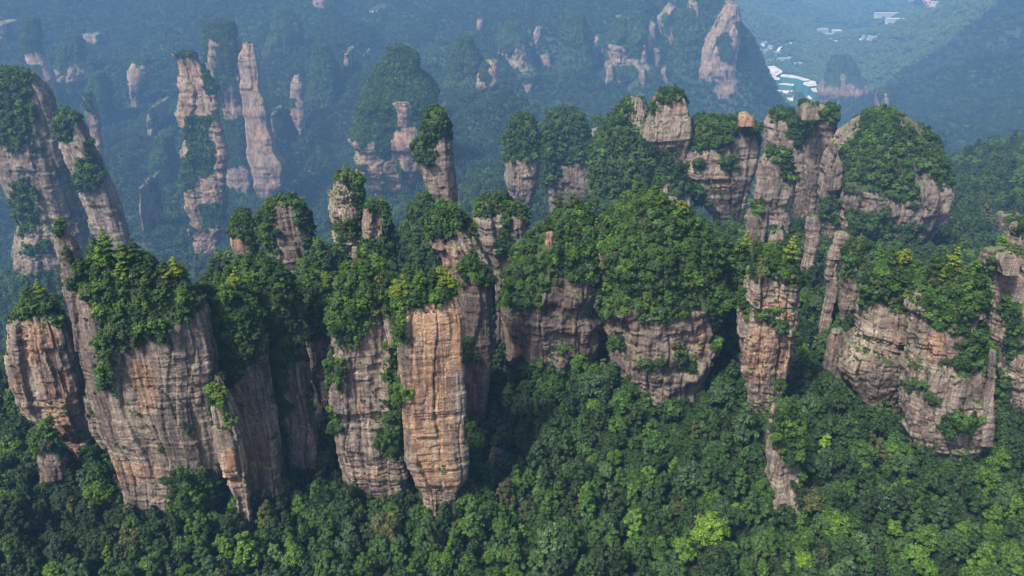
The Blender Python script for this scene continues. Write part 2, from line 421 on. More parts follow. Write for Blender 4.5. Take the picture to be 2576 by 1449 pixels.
    X = cxz[:, None] + a[:, None] * ux[None]; Y = cyc + b[:, None] * uy[None]; ZZ = np.repeat(Z[:, None], nt_, 1)
    nx_, ny_ = -(np.roll(uy, 1) - np.roll(uy, -1)) * bm, (np.roll(ux, 1) - np.roll(ux, -1)) * am
    ln = np.hypot(nx_, ny_) + 1e-9; nx_, ny_ = nx_ / ln, ny_ / ln
    if (nx_ * ux + ny_ * uy).sum() < 0: nx_, ny_ = -nx_, -ny_
    for _ in range(2): nx_ = (np.roll(nx_, 1) + nx_ + np.roll(nx_, -1)) / 3; ny_ = (np.roll(ny_, 1) + ny_ + np.roll(ny_, -1)) / 3
    S = arc[None] + 0 * Z[:, None]; ZW = ZZ
    warp = 2.2 * fbm(X / 14, Y / 14, ZZ / 22, seed + 3, 2)
    dip = .05 * X * (1 if seed % 2 else -1)
    disp = np.zeros_like(X); stratm = np.zeros_like(X)
    far = max(0.8, min(4.0, D / 350)); scale = min(1.0, am / 9.0) ** .6 * max(1.0, far * .75)
    for (wd, ht, amp, sd) in ((9 * far, 30 * far, 1.25, 1), (4.2 * max(1, far * .8), 12 * max(1, far * .7), .6, 2), (1.7, 4.2, .28, 3)):
        if wd < 2.2 * res: continue
        u = (S + warp * (.9 if sd == 1 else .5)) / wd + .25 * vn(ZZ / ht * 1.3, 0 * ZZ, 0 * ZZ, seed + sd)
        i = np.floor(u); jit = hh(i, 0, seed + sd * 7)
        vv = (ZZ + dip + warp * .5) / ht * (1 + .3 * jit) + jit * 3; j = np.floor(vv)
        disp += amp * scale * rough * hh(i, j, seed + sd * 13)
        fu = np.abs(u - np.round(u)) * wd
        if sd < 3:
            crack = np.clip(1 - fu / (.55 if sd == 1 else .35), 0, 1) * (hh(np.round(u), j, seed + 5) > (-.2 if sd == 1 else .1))
            disp -= crack * (1.5 if sd == 1 else .8) * scale * rough
            stratm = np.maximum(stratm, crack * .8 * min(1.0, rough))
    bedn = fbm(X / 26, Y / 26, ZZ / 9, seed + 21, 2)
    bmask = np.clip(.55 + bedn * 1.3, .12, 1.3) * strata
    for (th, amp) in ((6.5 * max(1, far * .7), .55), (2.4 * max(1, far * .7), .36), (1.0, .22)):
        if th < 1.8 * res: continue
        v = (ZZ + dip + .45 * warp) / th + .4 * vn(ZZ / th / 2.3, 0 * ZZ, 0 * ZZ, seed + 31)
        j = np.floor(v); fr = v - j
        disp += amp * scale * bmask * (hh(j, 0, seed + 41) * .8 + hh(j, np.floor(S / (th * 5)), seed + 43) * .45)
        edge = np.clip(.35 + 2.2 * fbm(S / 9, ZZ / 3, 0 * ZZ, seed + 45, 2), 0, 1) * np.clip(1 - np.minimum(fr, 1 - fr) * th / max(.22, res * .8), 0, 1)
        disp -= edge * amp * .8 * bmask * scale
        stratm = np.maximum(stratm, edge * np.clip(bmask, 0, 1) * .75)
    disp += lump * fbm(X / 9, Y / 9, ZZ / 9, seed + 50, 2) + scale * rough * (1.0 * fbm(X / 13, Y / 13, ZZ / 24, seed + 51, 3) + .45 * fbm(X / 2.4, Y / 2.4, ZZ / 2.0, seed + 53, 2))
    X = X + nx_[None] * disp; Y = Y + ny_[None] * disp
    ZZ = ZZ + .5 * scale * fbm(X / 5, Y / 5, ZZ / 5, seed + 61, 2)
    cX, cY, cZ = [], [], []
    x0, y0 = X[-1].mean(), Y[-1].mean()
    for q in range(1, ncap + 1):
        f = 1 - q / ncap; fx = f if f > 0 else 0.001
        xx = x0 + (X[-1] - x0) * fx; yy = y0 + (Y[-1] - y0) * fx
        h = cap * min(1, am / 6) * (1 - f * f) + 1.3 * scale * fbm(xx / 4, yy / 4, 0 * xx, seed + 71, 2) * (1 - f ** 4)
        cX.append(xx); cY.append(yy); cZ.append(ZZ[-1] * f + ZZ[-1].mean() * (1 - f) + h)
    X = np.vstack([X] + cX); Y = np.vstack([Y] + cY); ZZ = np.vstack([ZZ] + cZ)
    stratm = np.vstack([stratm, np.zeros((ncap, nt_))])
    nr = len(X)
    idx = np.arange(nr * nt_).reshape(nr, nt_); ix2 = np.roll(idx, -1, 1)
    F = np.stack([idx[:-1], ix2[:-1], ix2[1:], idx[1:]], -1).reshape(-1, 4)
    P = np.stack([X, Y, ZZ], -1).reshape(-1, 3)
    # winding outward
    e1 = P[F[:, 1]] - P[F[:, 0]]; e2 = P[F[:, 3]] - P[F[:, 0]]; fn = np.cross(e1, e2)
    cen = P[F].mean(1); outw = (fn[:, 0] * (cen[:, 0] - xm) + fn[:, 1] * (cen[:, 1] - cyc)).sum()
    if outw < 0: F = F[:, ::-1]; fn = -fn
    area = np.linalg.norm(fn, axis=1) + 1e-9; fn = fn / area[:, None]
    qx, qy = project(P[:, 0], P[:, 1], P[:, 2])
    jx = fbm(P[:, 0] / (5 * far), P[:, 1] / (5 * far), P[:, 2] / (5 * far), seed + 74, 3) * 30; jy = fbm(P[:, 0] / (6 * far) + 9, P[:, 1] / (6 * far), P[:, 2] / (4 * far), seed + 75, 3) * 34
    if D0 < 600: qx, qy = qx + jx, qy + jy
    else: qx, qy = qx + jx * .4, qy + jy * .4
    vm = grow(qx, qy, veg).astype(np.float32) if not allveg else np.ones(len(P), np.float32)
    if (isout and D0 > 850 and not stub) or vn_:
        vq = fbm(P[:, 0] / 30, P[:, 1] / 30, P[:, 2] / 40, seed + 77, 3); vm = np.maximum(vm, (vq > (vn_ or .2)).astype(np.float32))
    om = np.full(len(P), orange + (.26 if D0 > 600 else 0), np.float32)
    for (ex, ey, rx, ry, st_) in opat:
        om += st_ * np.clip(1.6 - 1.2 * np.hypot((qx - ex) / rx, (qy - ey) / ry), 0, 1)
    dm = np.clip(dark + .75 * fbm(P[:, 0] / 22, P[:, 1] / 22, P[:, 2] / 30, seed + 81, 2), 0, 1)
    base = (xm, cyc, zbot)
    me = mesh_np(name, P - np.array(base), F, [ROCK], smooth=False, attrs={'veg': vm, 'orange': om, 'dark': dm, 'strat': stratm.ravel()})
    if D > 600: me.polygons.foreach_set('use_smooth', np.ones(len(F), bool))
    o = link(name, me, None, base); tag(o, label, cat, group, 'thing')
    pid = len(PILLARS)
    PILLARS.append(dict(o=o, label=label, D=D, x=xm, y=cyc, a=am + 1, b=bm + 1, a0=float(a[:3].mean()), b0=float(b[:3].mean()), x0=float(cxz[0]), top=ztop, seed=seed, base=base))
    # ---- planting
    fv = vm[F].mean(1); up = fn[:, 2]
    frontish = fn[:, 1] < .75
    cn_ = fbm(cen[:, 0] / 7, cen[:, 1] / 7, cen[:, 2] / 7, seed + 91, 2)
    sz0 = max(1.0, min(1.7, D / 400)) * bsz                     # far plants are drawn as whole clumps
    per = 3.9 * sz0 ** 2
    prob = area / per * dens * np.where(fv > .5, np.clip(1.3 + cn_ * .8, .35, 2), 0)
    led = (fv <= .5) * np.clip((up - .30) * 3.2, 0, 1) * np.clip(.35 + cn_ * 1.6, 0, 1) * ledge * area / (per * .5)
    cr = (fv <= .5) * stratm.ravel()[F].mean(1) * np.clip(cn_ * 2 - .5, 0, 1) * ledge * area / (per * .5)
    prob = (prob + led + cr) * frontish
    r = rngv.random(len(prob)); pick = np.nonzero(r < prob)[0]
    big = fv[pick] > .5
    size = np.where(big, .5 + 1.0 * rngv.random(len(pick)) ** 1.7, rngv.uniform(.2, .36, len(pick)) * (1 + rngv.random(len(pick)) ** 3)) * sz0
    off = np.where(big, .35, .1)[:, None] * fn[pick]
    for q, s_, c_ in zip(pick, size, cen[pick] + off):
        SHRUBS.append((c_[0], c_[1], c_[2], fn[q, 0], fn[q, 1], max(.15, fn[q, 2]), s_, D, seed))
    # pines: along rims and on steps
    if D < 700:
        cnt = npine if npine is not None else int(min(22, am * 1.3))
        sc_ = fv * np.clip(up + .25, .02, 1) * area * np.clip((cen[:, 2] - (ztop - 22)) / 22, .1, 1) ** 1.3 * (fn[:, 1] < .8)
        if sc_.sum() > 0 and cnt:
            ch = rngv.choice(len(sc_), size=min(cnt * 5, len(sc_)), p=sc_ / sc_.sum(), replace=False); kept = []
            for q in ch:
                c_ = cen[q]
                if all((c_[0] - t[0]) ** 2 + (c_[1] - t[1]) ** 2 + (c_[2] - t[2]) ** 2 > 6.5 for t in kept):
                    kept.append(c_)
                    PINES.append((pid, c_[0] + fn[q, 0] * .3, c_[1] + fn[q, 1] * .3, c_[2] - .3, rngv.uniform(.75, 1.4) * (1 if up[q] > .4 else .8) * (.88 if D0 < 300 else .72) * bsz))
                if len(kept) >= cnt: break
    return o
def P(*a, **k): return pillar('rock_pillar', a[0], 'rock pillar', *a[1:], **k)
def O(*a, **k): return pillar('rock_outcrop', a[0], 'rock outcrop', *a[1:], **k)
# ---- front row
P('leaning orange and grey pillar, tapering to its foot, next to the broad grey slab', 245,
  [(790, 40, 105), (800, 22, 132), (840, 15, 160), (925, 20, 183), (975, 36, 200), (1045, 56, 214), (1080, 100, 220), (1120, 135, 222), (1165, 176, 224), (1240, 196, 236)],
  veg=[[(0, 720), (140, 720), (140, 800), (100, 792), (20, 800)], [(100, 735), (150, 800), (140, 830)]], seed=3, orange=.42, opat=[(100, 870, 50, 45, .5), (150, 1010, 40, 60, .4), (170, 1120, 40, 40, .4), (60, 960, 30, 30, .3)], n=3.6, dr=.75, rot=.15, npine=7)
P('widest grey cliff slab with pale vertical streaks and a thick wooded top', 214,
  [(676, 198, 300), (705, 180, 370), (738, 173, 440), (775, 174, 488), (800, 178, 500), (875, 187, 520), (940, 205, 526), (1025, 217, 528), (1085, 232, 540), (1140, 266, 548), (1175, 280, 548), (1210, 293, 545), (1280, 306, 520), (1340, 318, 520)],
  veg=[[(160, 600), (330, 600), (500, 730), (520, 775), (500, 800), (440, 800), (415, 858), (300, 882), (252, 868), (238, 800), (222, 745), (180, 740)],
       [(250, 880), (275, 880), (290, 965), (300, 985), (250, 985), (262, 950)], [(235, 1025), (268, 1050), (262, 1058), (240, 1045)], [(415, 1190), (545, 1180), (545, 1300), (415, 1300)], [(400, 1125), (430, 1140), (425, 1150), (402, 1142)], [(455, 1060), (500, 1075), (490, 1100), (460, 1090)]],
  seed=5, orange=.05, opat=[(370, 1000, 45, 80, .55), (345, 930, 40, 40, .35), (345, 1190, 90, 32, .75), (310, 1160, 40, 40, .5), (470, 880, 40, 50, .2)], dark=.5, n=4.4, dr=.42, rough=.5, strata=.6, npine=24)
P('narrow ribbed buttress hugging the edge of the broad grey slab', 211,
  [(965, 534, 548), (1020, 523, 582), (1100, 540, 605), (1175, 556, 620), (1260, 590, 622), (1330, 598, 630)], veg=[[(530, 930), (560, 960), (590, 1060), (560, 1060), (525, 1000)]], seed=8, orange=.3, opat=[(600, 1180, 40, 60, .5)], npine=3)
P('wooded stepped buttress with dark rock feet behind the ribbed buttress', 228,
  [(748, 500, 590), (790, 478, 640), (850, 505, 655), (950, 530, 660), (1000, 572, 672), (1100, 590, 695), (1190, 613, 705), (1270, 630, 712)],
  veg=[[(470, 700), (660, 730), (662, 900), (610, 950), (570, 990), (520, 960)]], seed=12, orange=.36, opat=[(605, 1020, 20, 60, .5), (650, 1130, 40, 60, .3)], dark=.4, npine=12, dr=.7, bsz=.85)
P('tall shaggy pillar draped in pines with bare grey flank beside the dark cleft', 240,
  [(692, 606, 684), (725, 592, 715), (800, 600, 742), (870, 620, 756), (930, 650, 765), (1045, 688, 780), (1115, 703, 792), (1170, 718, 796), (1240, 738, 796), (1310, 745, 798)],
  veg=[[(580, 640), (725, 640), (755, 780), (745, 880), (720, 935), (712, 1090), (722, 1140), (708, 1150), (692, 1060), (650, 930), (600, 800)]], seed=14, orange=.15, opat=[(750, 1120, 40, 100, .2)], dark=.3, npine=14, dr=.75, bsz=.85)
P('thin dark fluted spires half hidden behind the shaggy pillar', 264,
  [(722, 750, 812), (770, 748, 836), (850, 766, 836), (950, 780, 832), (1060, 800, 832), (1140, 812, 836)],
  veg=[[(740, 690), (845, 700), (835, 800), (815, 850), (765, 860), (750, 800)]], seed=17, orange=.05, dark=.7, npine=9, rough=1.4)
P('dark streaked pillar beside the square orange tower, bearded with pines', 227,
  [(715, 855, 975), (745, 843, 992), (790, 836, 1000), (865, 838, 1000), (985, 831, 1006), (1085, 835, 1012), (1155, 850, 1015), (1205, 866, 1016), (1270, 876, 1016)],
  veg=[[(825, 620), (1005, 620), (1005, 790), (940, 795), (926, 858), (845, 872)], [(822, 895), (850, 900), (860, 960), (828, 970)], [(828, 1040), (872, 1050), (866, 1090), (830, 1086)],
       [(975, 800), (1012, 800), (1015, 1160), (950, 1130), (955, 1060), (985, 990)]], seed=21, orange=.08, opat=[(905, 990, 30, 60, .3), (940, 1190, 60, 30, .5), (900, 1020, 20, 60, .3)], dark=.3, n=3.6, rough=.8, npine=18, bsz=.9)
P('square orange tower with a flat pine crowned top in the front row', 214,
  [(752, 1030, 1150), (775, 1004, 1160), (800, 998, 1163), (905, 996, 1164), (965, 999, 1168), (1025, 1001, 1172), (1075, 1006, 1175), (1165, 1015, 1178), (1205, 1038, 1178), (1250, 1058, 1152), (1300, 1065, 1140)],
  veg=[[(985, 640), (1175, 640), (1170, 744), (1110, 762), (1030, 782), (990, 790)], [(985, 790), (1005, 800), (1025, 860), (1000, 880)], [(1168, 1060), (1180, 1060), (1180, 1120), (1168, 1100)], [(1000, 960), (1020, 990), (1015, 1030), (998, 1010)]], seed=24, orange=.44, opat=[(1105, 830, 75, 110, .45), (1080, 1000, 60, 160, .38), (1060, 800, 50, 40, .2), (1100, 1200, 60, 60, .2)], n=5, dr=.6, rough=.45, strata=.6, rot=-.1, npine=18, dark=-.3)
P('smooth dark wall with a pale edge standing just behind the orange tower', 262,
  [(690, 1150, 1222), (740, 1150, 1232), (800, 1150, 1235), (900, 1160, 1236), (950, 1163, 1233), (1010, 1168, 1225)], veg=[[(1140, 670), (1240, 670), (1235, 715), (1150, 715)], [(1165, 840), (1200, 840), (1190, 900), (1165, 900)]], seed=27, dark=.9, rough=.6, n=4.5, npine=5)
P('rough broken pillar stepping down under a wooded cap behind the dark wall', 300,
  [(545, 1090, 1140), (575, 1083, 1170), (610, 1082, 1196), (640, 1090, 1212), (685, 1100, 1232), (740, 1110, 1240), (800, 1120, 1245), (880, 1130, 1245)],
  veg=[[(1060, 470), (1180, 520), (1192, 600), (1165, 578), (1150, 592), (1090, 600), (1070, 600)], [(1040, 500), (1085, 600), (1095, 690), (1040, 680)]], seed=29, orange=.25, opat=[(1130, 640, 40, 60, .3)], npine=12)
P('deep wooded ridge between the two slender towers', 395, [(515, 1045, 1074), (570, 1016, 1096), (645, 995, 1110), (700, 984, 1112), (760, 984, 1112)], allveg=True, lump=2.0, seed=31, npine=14)
P('slender pale tower with a shaggy green head above the wooded ridge', 430,
  [(290, 1078, 1110), (330, 1060, 1130), (370, 1046, 1137), (400, 1045, 1140), (450, 1062, 1144), (490, 1073, 1147), (540, 1080, 1150), (640, 1080, 1150)],
  veg=[[(1040, 250), (1140, 250), (1140, 356), (1092, 366), (1085, 400), (1078, 430), (1040, 400)]], seed=33, orange=.1, opat=[(1060, 420, 20, 30, .4), (1120, 400, 30, 60, .2)], n=4, dr=.8, strata=1.2, npine=8)
P('layered round tower with a dark bushy cap and overhanging ledges', 340,
  [(462, 842, 900), (480, 828, 914), (500, 822, 917), (550, 824, 911), (610, 832, 914), (660, 838, 928), (720, 838, 945), (830, 838, 960)],
  veg=[[(815, 400), (920, 400), (920, 480), (880, 462), (830, 452)], [(835, 560), (905, 555), (912, 600), (850, 610)], [(885, 470), (920, 480), (912, 540), (895, 500)], [(835, 620), (870, 620), (860, 660), (835, 660)]], seed=36, orange=.12, opat=[(850, 680, 20, 40, .6)], strata=1.6, ledge=1.6, npine=7, bsz=.75)
P('smaller wooded spur leaning against the layered round tower', 333,
  [(530, 918, 960), (560, 915, 966), (600, 915, 978), (660, 905, 992), (720, 900, 1002), (800, 900, 1002)],
  veg=[[(915, 490), (985, 490), (1010, 700), (950, 700), (905, 640), (910, 605), (965, 590), (968, 545), (918, 535)]], seed=38, orange=.2, npine=5, bsz=.75)
P('small orange spike under a rounded green cap', 370,
  [(548, 584, 622), (580, 573, 640), (620, 576, 646), (670, 600, 650), (730, 610, 660)], veg=[[(560, 510), (640, 515), (655, 690), (628, 640), (612, 600), (570, 600)]], seed=40, orange=.8, npine=4, bsz=.75)
P('cracked dark tower with wooded shoulders beside the small orange spike', 356,
  [(520, 672, 738), (550, 650, 760), (600, 654, 776), (640, 668, 786), (690, 698, 788), (750, 705, 788)],
  veg=[[(640, 480), (700, 490), (690, 560), (700, 640), (650, 620)], [(735, 520), (790, 520), (790, 630), (760, 620), (745, 570)], [(690, 485), (760, 485), (750, 525), (715, 510)]], seed=42, orange=.15, dark=.4, npine=6, bsz=.75)
P('low wooded mound in the gap before the cracked dark tower', 318, [(650, 778, 828), (690, 745, 855), (740, 725, 862), (800, 722, 862)], allveg=True, lump=2.0, seed=44, npine=9)
P('low wooded knoll behind the shaggy pillar and the broad slab', 292, [(700, 540, 590), (725, 515, 620), (770, 500, 640), (830, 500, 640)], allveg=True, lump=2.0, seed=45, npine=10)
P('double topped rock stump with vertical grooves and pale shrubs', 372,
  [(515, 1210, 1272), (545, 1201, 1318), (590, 1208, 1330), (640, 1224, 1325), (680, 1238, 1316), (760, 1245, 1310)], veg=[[(1195, 480), (1335, 500), (1330, 560), (1262, 545), (1240, 550), (1200, 550)], [(1255, 550), (1285, 560), (1280, 670), (1262, 660)]], seed=47, orange=.15, strata=.9, npine=8)
P('bare pink pillar with a wooded upper half next to its broader twin', 520,
  [(305, 1290, 1342), (340, 1276, 1356), (400, 1271, 1358), (460, 1272, 1356), (500, 1284, 1345), (540, 1298, 1332), (620, 1300, 1330)], veg=[[(1260, 270), (1370, 270), (1362, 385), (1340, 415), (1270, 420)]], seed=49, orange=.35)
P('broad round headed pillar, thick green mantle over pink rock foot', 545,
  [(292, 1385, 1460), (330, 1368, 1482), (400, 1362, 1492), (450, 1365, 1494), (500, 1380, 1492), (560, 1390, 1490), (640, 1390, 1490)], veg=[[(1355, 250), (1500, 250), (1498, 410), (1440, 400), (1400, 430), (1392, 480), (1355, 480)]], seed=51, orange=.3)
P('short hazy column peeping over beyond the round headed pillar', 660, [(298, 1497, 1524), (340, 1491, 1530), (420, 1488, 1532)], veg=[[(1480, 270), (1540, 270), (1535, 320), (1485, 320)]], seed=52, orange=.2)
P('massive wooded dome over dark banded cliffs, the smaller of the two', 286,
  [(572, 1400, 1490), (592, 1382, 1506), (620, 1352, 1510), (655, 1318, 1506), (700, 1292, 1504), (750, 1278, 1500), (800, 1275, 1500), (860, 1277, 1498), (910, 1285, 1490), (960, 1288, 1486), (1020, 1285, 1486)],
  veg=[[(1250, 480), (1530, 480), (1510, 740), (1460, 715), (1430, 700), (1395, 715), (1350, 770), (1265, 775)], [(1350, 920), (1400, 905), (1410, 925), (1360, 940)], [(1390, 870), (1440, 868), (1436, 884), (1392, 884)]],
  seed=55, orange=.08, opat=[(1440, 810, 25, 50, .4), (1400, 860, 50, 30, .2)], dark=.7, n=3, dr=.9, npine=16, strata=.9, lump=3.4)
O('bare pale bluff poking out of the trees on the smaller dome', 276, [(588, 1372, 1394), (600, 1371, 1395), (616, 1374, 1391)], seed=56, orange=.6, npine=0, stub=True)
P('largest wooded dome, rounded like a haystack, over curved dark banded cliffs', 272,
  [(540, 1598, 1684), (562, 1568, 1715), (595, 1544, 1758), (640, 1526, 1796), (700, 1522, 1822), (760, 1525, 1838), (830, 1530, 1826), (900, 1535, 1808), (970, 1545, 1798), (1010, 1550, 1795), (1045, 1556, 1786), (1100, 1560, 1780)],
  veg=[[(1500, 450), (1860, 450), (1860, 770), (1800, 782), (1740, 790), (1680, 812), (1600, 792), (1540, 800), (1515, 800)], [(1540, 840), (1580, 860), (1575, 885), (1545, 880)], [(1610, 905), (1655, 905), (1650, 935), (1612, 930)], [(1690, 895), (1740, 900), (1738, 922), (1695, 915)], [(1800, 780), (1835, 780), (1815, 960), (1790, 950)]],
  seed=58, orange=.12, opat=[(1760, 860, 40, 60, .35), (1640, 880, 40, 30, .2)], dark=.45, n=2.8, dr=.95, npine=12, strata=1.2, lump=5)
P('steep wooded shoulder in the shade beside the largest dome', 290, [(640, 1800, 1862), (690, 1790, 1895), (780, 1800, 1900), (860, 1800, 1882), (950, 1790, 1876), (1030, 1790, 1872)], allveg=True, lump=2.0, seed=60, npine=14)
P('tall orange red column with a pale edge and pines along its crown', 248,
  [(672, 1912, 1990), (700, 1895, 2006), (740, 1893, 2008), (800, 1882, 2004), (860, 1873, 2000), (920, 1873, 1993), (980, 1882, 1985), (1030, 1892, 1972), (1070, 1900, 1960), (1120, 1900, 1960)],
  veg=[[(1880, 610), (2020, 610), (2020, 690), (1990, 712), (1940, 700), (1895, 700)], [(1900, 780), (1960, 775), (1962, 806), (1905, 806)], [(1868, 740), (1890, 760), (1880, 800), (1866, 800)], [(1945, 820), (1992, 825), (1985, 845), (1950, 840)]], seed=63, orange=.38, opat=[(1965, 850, 22, 90, .5), (1920, 800, 30, 50, .3), (1900, 900, 30, 60, .4)], n=4, rough=1.15, strata=1.1, npine=13)
P('isolated thin pinnacle wrapped in pines rising from the near forest', 209,
  [(1030, 1946, 1988), (1065, 1936, 2004), (1130, 1936, 2008), (1200, 1932, 2016), (1260, 1928, 2024), (1310, 1926, 2030)], veg=[[(1940, 985), (2015, 985), (2018, 1150), (1975, 1165), (1952, 1140), (1944, 1060)], [(1998, 1150), (2030, 1140), (2040, 1320), (2006, 1320)], [(1915, 1200), (1945, 1200), (1950, 1320), (1915, 1320)]], seed=66, orange=.05, dark=.2, npine=9, rough=.9)
P('wooded buttress of tilted layers with jagged pale flakes at its foot', 262,
  [(700, 2205, 2330), (735, 2186, 2345), (790, 2180, 2320), (850, 2178, 2318), (880, 2152, 2315), (935, 2122, 2300), (975, 2142, 2276), (1040, 2182, 2262), (1110, 2200, 2258)],
  veg=[[(2170, 620), (2380, 620), (2365, 790), (2300, 795), (2240, 775), (2178, 785)], [(2205, 880), (2250, 885), (2245, 905), (2210, 900)]], seed=69, orange=.22, opat=[(2270, 830, 50, 40, .3)], dark=.3, strata=1.5, npine=20)
P('bulging tower of stacked pale ledges with bushes between them', 232,
  [(718, 2395, 2470), (750, 2358, 2495), (790, 2326, 2494), (830, 2313, 2490), (880, 2318, 2498), (930, 2302, 2504), (1000, 2282, 2508), (1060, 2284, 2500), (1110, 2306, 2484), (1150, 2330, 2468), (1190, 2358, 2446), (1260, 2370, 2436)],
  veg=[[(2318, 640), (2500, 640), (2510, 745), (2480, 790), (2432, 832), (2400, 836), (2345, 820), (2318, 800)], [(2410, 885), (2500, 800), (2525, 900), (2505, 930), (2430, 935), (2395, 925)], [(2360, 905), (2400, 905), (2395, 930), (2362, 930)], [(2285, 955), (2330, 960), (2325, 982), (2290, 978)], [(2370, 1052), (2450, 1050), (2448, 1105), (2380, 1100)], [(2335, 1000), (2360, 1000), (2352, 1020), (2338, 1018)], [(2435, 1040), (2475, 1050), (2460, 1090), (2440, 1080)]],
  seed=72, orange=.15, opat=[(2350, 860, 40, 40, .5), (2330, 900, 30, 30, .3)], strata=2.1, ledge=1.5, npine=22, n=2.8)
P('free standing rock finger with a white tip beside the bulging tower', 226, [(886, 2494, 2506), (900, 2489, 2510), (950, 2490, 2508), (1000, 2480, 2500), (1050, 2472, 2500), (1120, 2468, 2496)], seed=74, strata=1.6, npine=0, ledge=.3, stub=True)
P('dark ragged wall at the frame edge with a pale boulder on top', 276,
  [(655, 2512, 2600), (690, 2500, 2640), (760, 2508, 2680), (860, 2500, 2690), (950, 2492, 2690), (1030, 2490, 2680), (1080, 2500, 2660), (1160, 2500, 2660)],
  veg=[[(2480, 640), (2545, 655), (2560, 700), (2490, 700)], [(2500, 760), (2560, 760), (2576, 880), (2540, 900), (2520, 840)], [(2500, 940), (2530, 940), (2530, 1020), (2500, 1010)]], seed=76, orange=.1, dark=.35, strata=1.3, npine=9)
O('smooth pale rounded boulder perched on the dark ragged wall', 270, [(642, 2520, 2555), (652, 2512, 2568), (664, 2512, 2570), (675, 2520, 2565), (690, 2520, 2565)], seed=78, npine=0, rough=.3, strata=.3, dark=-1, stub=True)
P('pale slab cut by the frame edge above the ragged wall', 330, [(575, 2560, 2640), (600, 2553, 2660), (640, 2545, 2660), (700, 2545, 2660)], veg=[[(2540, 560), (2600, 560), (2600, 580), (2550, 590)]], seed=79, orange=.3, strata=1.4, npine=2)
O('low mossy rock knob at the foot of the leaning pillar', 228, [(1103, 92, 130), (1135, 86, 158), (1190, 98, 165), (1240, 100, 165)], veg=[[(80, 1080), (135, 1075), (170, 1110), (160, 1170), (130, 1140), (85, 1120)]], seed=80, orange=.2, npine=3)
O('small square block of stone among trees beside the gully', 282, [(838, 2095, 2130), (855, 2088, 2140), (890, 2085, 2140)], veg=[[(2110, 820), (2150, 830), (2140, 850), (2115, 845)]], seed=81, npine=1, orange=.2)
O('white boulder among the pines above the dark streaked pillar', 262, [(622, 886, 898), (628, 884, 901), (636, 886, 899), (650, 886, 899)], seed=181, npine=0, stub=True, dark=-1.5, orange=-.3)
O('layered pale knob breaking through the trees of the broad slab', 218, [(684, 206, 226), (692, 203, 240), (705, 205, 243), (730, 203, 243), (760, 206, 240)], seed=182, npine=0, stub=True, strata=2.2, dark=-.6)
# ---- middle row, near plateau side
P('wooded shoulder sloping away from the capped block tower', 472,
  [(262, 1586, 1628), (300, 1556, 1645), (345, 1515, 1660), (395, 1495, 1685), (450, 1493, 1692), (520, 1493, 1700), (600, 1493, 1700)],
  veg=[[(1480, 240), (1588, 240), (1588, 300), (1600, 350), (1660, 330), (1700, 420), (1700, 560), (1480, 560)], [(1632, 240), (1665, 300), (1640, 330), (1628, 290)]], seed=84, orange=.12, opat=[(1500, 420, 10, 60, .5)], npine=0)
P('block tower wearing a round green cap, pale streaks down its face', 452,
  [(244, 1656, 1722), (262, 1648, 1732), (300, 1643, 1738), (330, 1624, 1740), (355, 1622, 1736), (385, 1650, 1726), (420, 1660, 1732), (480, 1660, 1740), (560, 1650, 1740)],
  veg=[[(1645, 205), (1735, 205), (1736, 250), (1690, 256), (1650, 245)], [(1640, 252), (1668, 262), (1662, 280), (1640, 280)], [(1640, 385), (1745, 400), (1745, 480), (1640, 480)]], seed=86, orange=.12, opat=[(1690, 270, 40, 25, .4)], n=4.5, rough=.7, strata=1.0, npine=7, bsz=.8)
P('long blocky cliff with a flat wooded top between capped tower and twin towers', 452,
  [(318, 1752, 1900), (345, 1736, 1914), (380, 1720, 1918), (430, 1716, 1910), (470, 1730, 1895), (520, 1762, 1880), (555, 1800, 1870), (620, 1800, 1860)],
  veg=[[(1730, 285), (1925, 285), (1922, 352), (1870, 355), (1850, 345), (1838, 375), (1800, 390), (1725, 380)], [(1812, 380), (1850, 390), (1838, 440), (1815, 430)], [(1740, 410), (1775, 410), (1780, 425), (1745, 425)], [(1716, 460), (1790, 460), (1790, 510), (1720, 500)]], seed=88, orange=.15, opat=[(1740, 420, 25, 25, .4), (1810, 470, 25, 25, .4), (1780, 400, 40, 20, .3)], n=4, dr=.6, strata=1.4, npine=0)
O('small orange cube of rock on top of the long blocky cliff', 448, [(287, 1864, 1880), (296, 1859, 1895), (308, 1860, 1896), (316, 1860, 1896)], seed=89, orange=1.0, npine=0, stub=True)
P('shorter of the twin towers, wooded top over pink rock', 478,
  [(292, 1945, 1995), (312, 1932, 2025), (350, 1930, 2035), (400, 1935, 2035), (450, 1950, 2040), (520, 1950, 2040)], veg=[[(1930, 265), (2030, 265), (2030, 370), (1985, 360), (1970, 330), (1965, 300), (1932, 312)]], seed=91, orange=.3, npine=6)
P('taller of the twin towers, overhanging pink block with wooded lid', 466,
  [(274, 2020, 2100), (292, 2012, 2120), (310, 2024, 2112), (350, 2040, 2106), (400, 2036, 2108), (440, 2034, 2098), (480, 2034, 2084), (560, 2034, 2080)], veg=[[(2005, 255), (2125, 262), (2120, 302), (2070, 312), (2045, 320), (2030, 400), (2008, 400)]], seed=93, orange=.32, n=4.5, rough=.9, strata=1.2, npine=4)
O('pale stone knob crowning the twin towers', 458, [(264, 2030, 2052), (272, 2020, 2060), (290, 2018, 2062), (300, 2018, 2062)], seed=94, npine=0, strata=1.5, stub=True)
P('stepped grey block in front of the twin towers', 432,
  [(386, 1938, 1982), (420, 1908, 1990), (460, 1900, 2000), (500, 1900, 1996), (535, 1920, 1990), (600, 1920, 1990)], veg=[[(1930, 360), (1990, 370), (1998, 460), (1975, 450), (1968, 400), (1940, 395)]], seed=96, strata=1.3, npine=0, orange=.1)
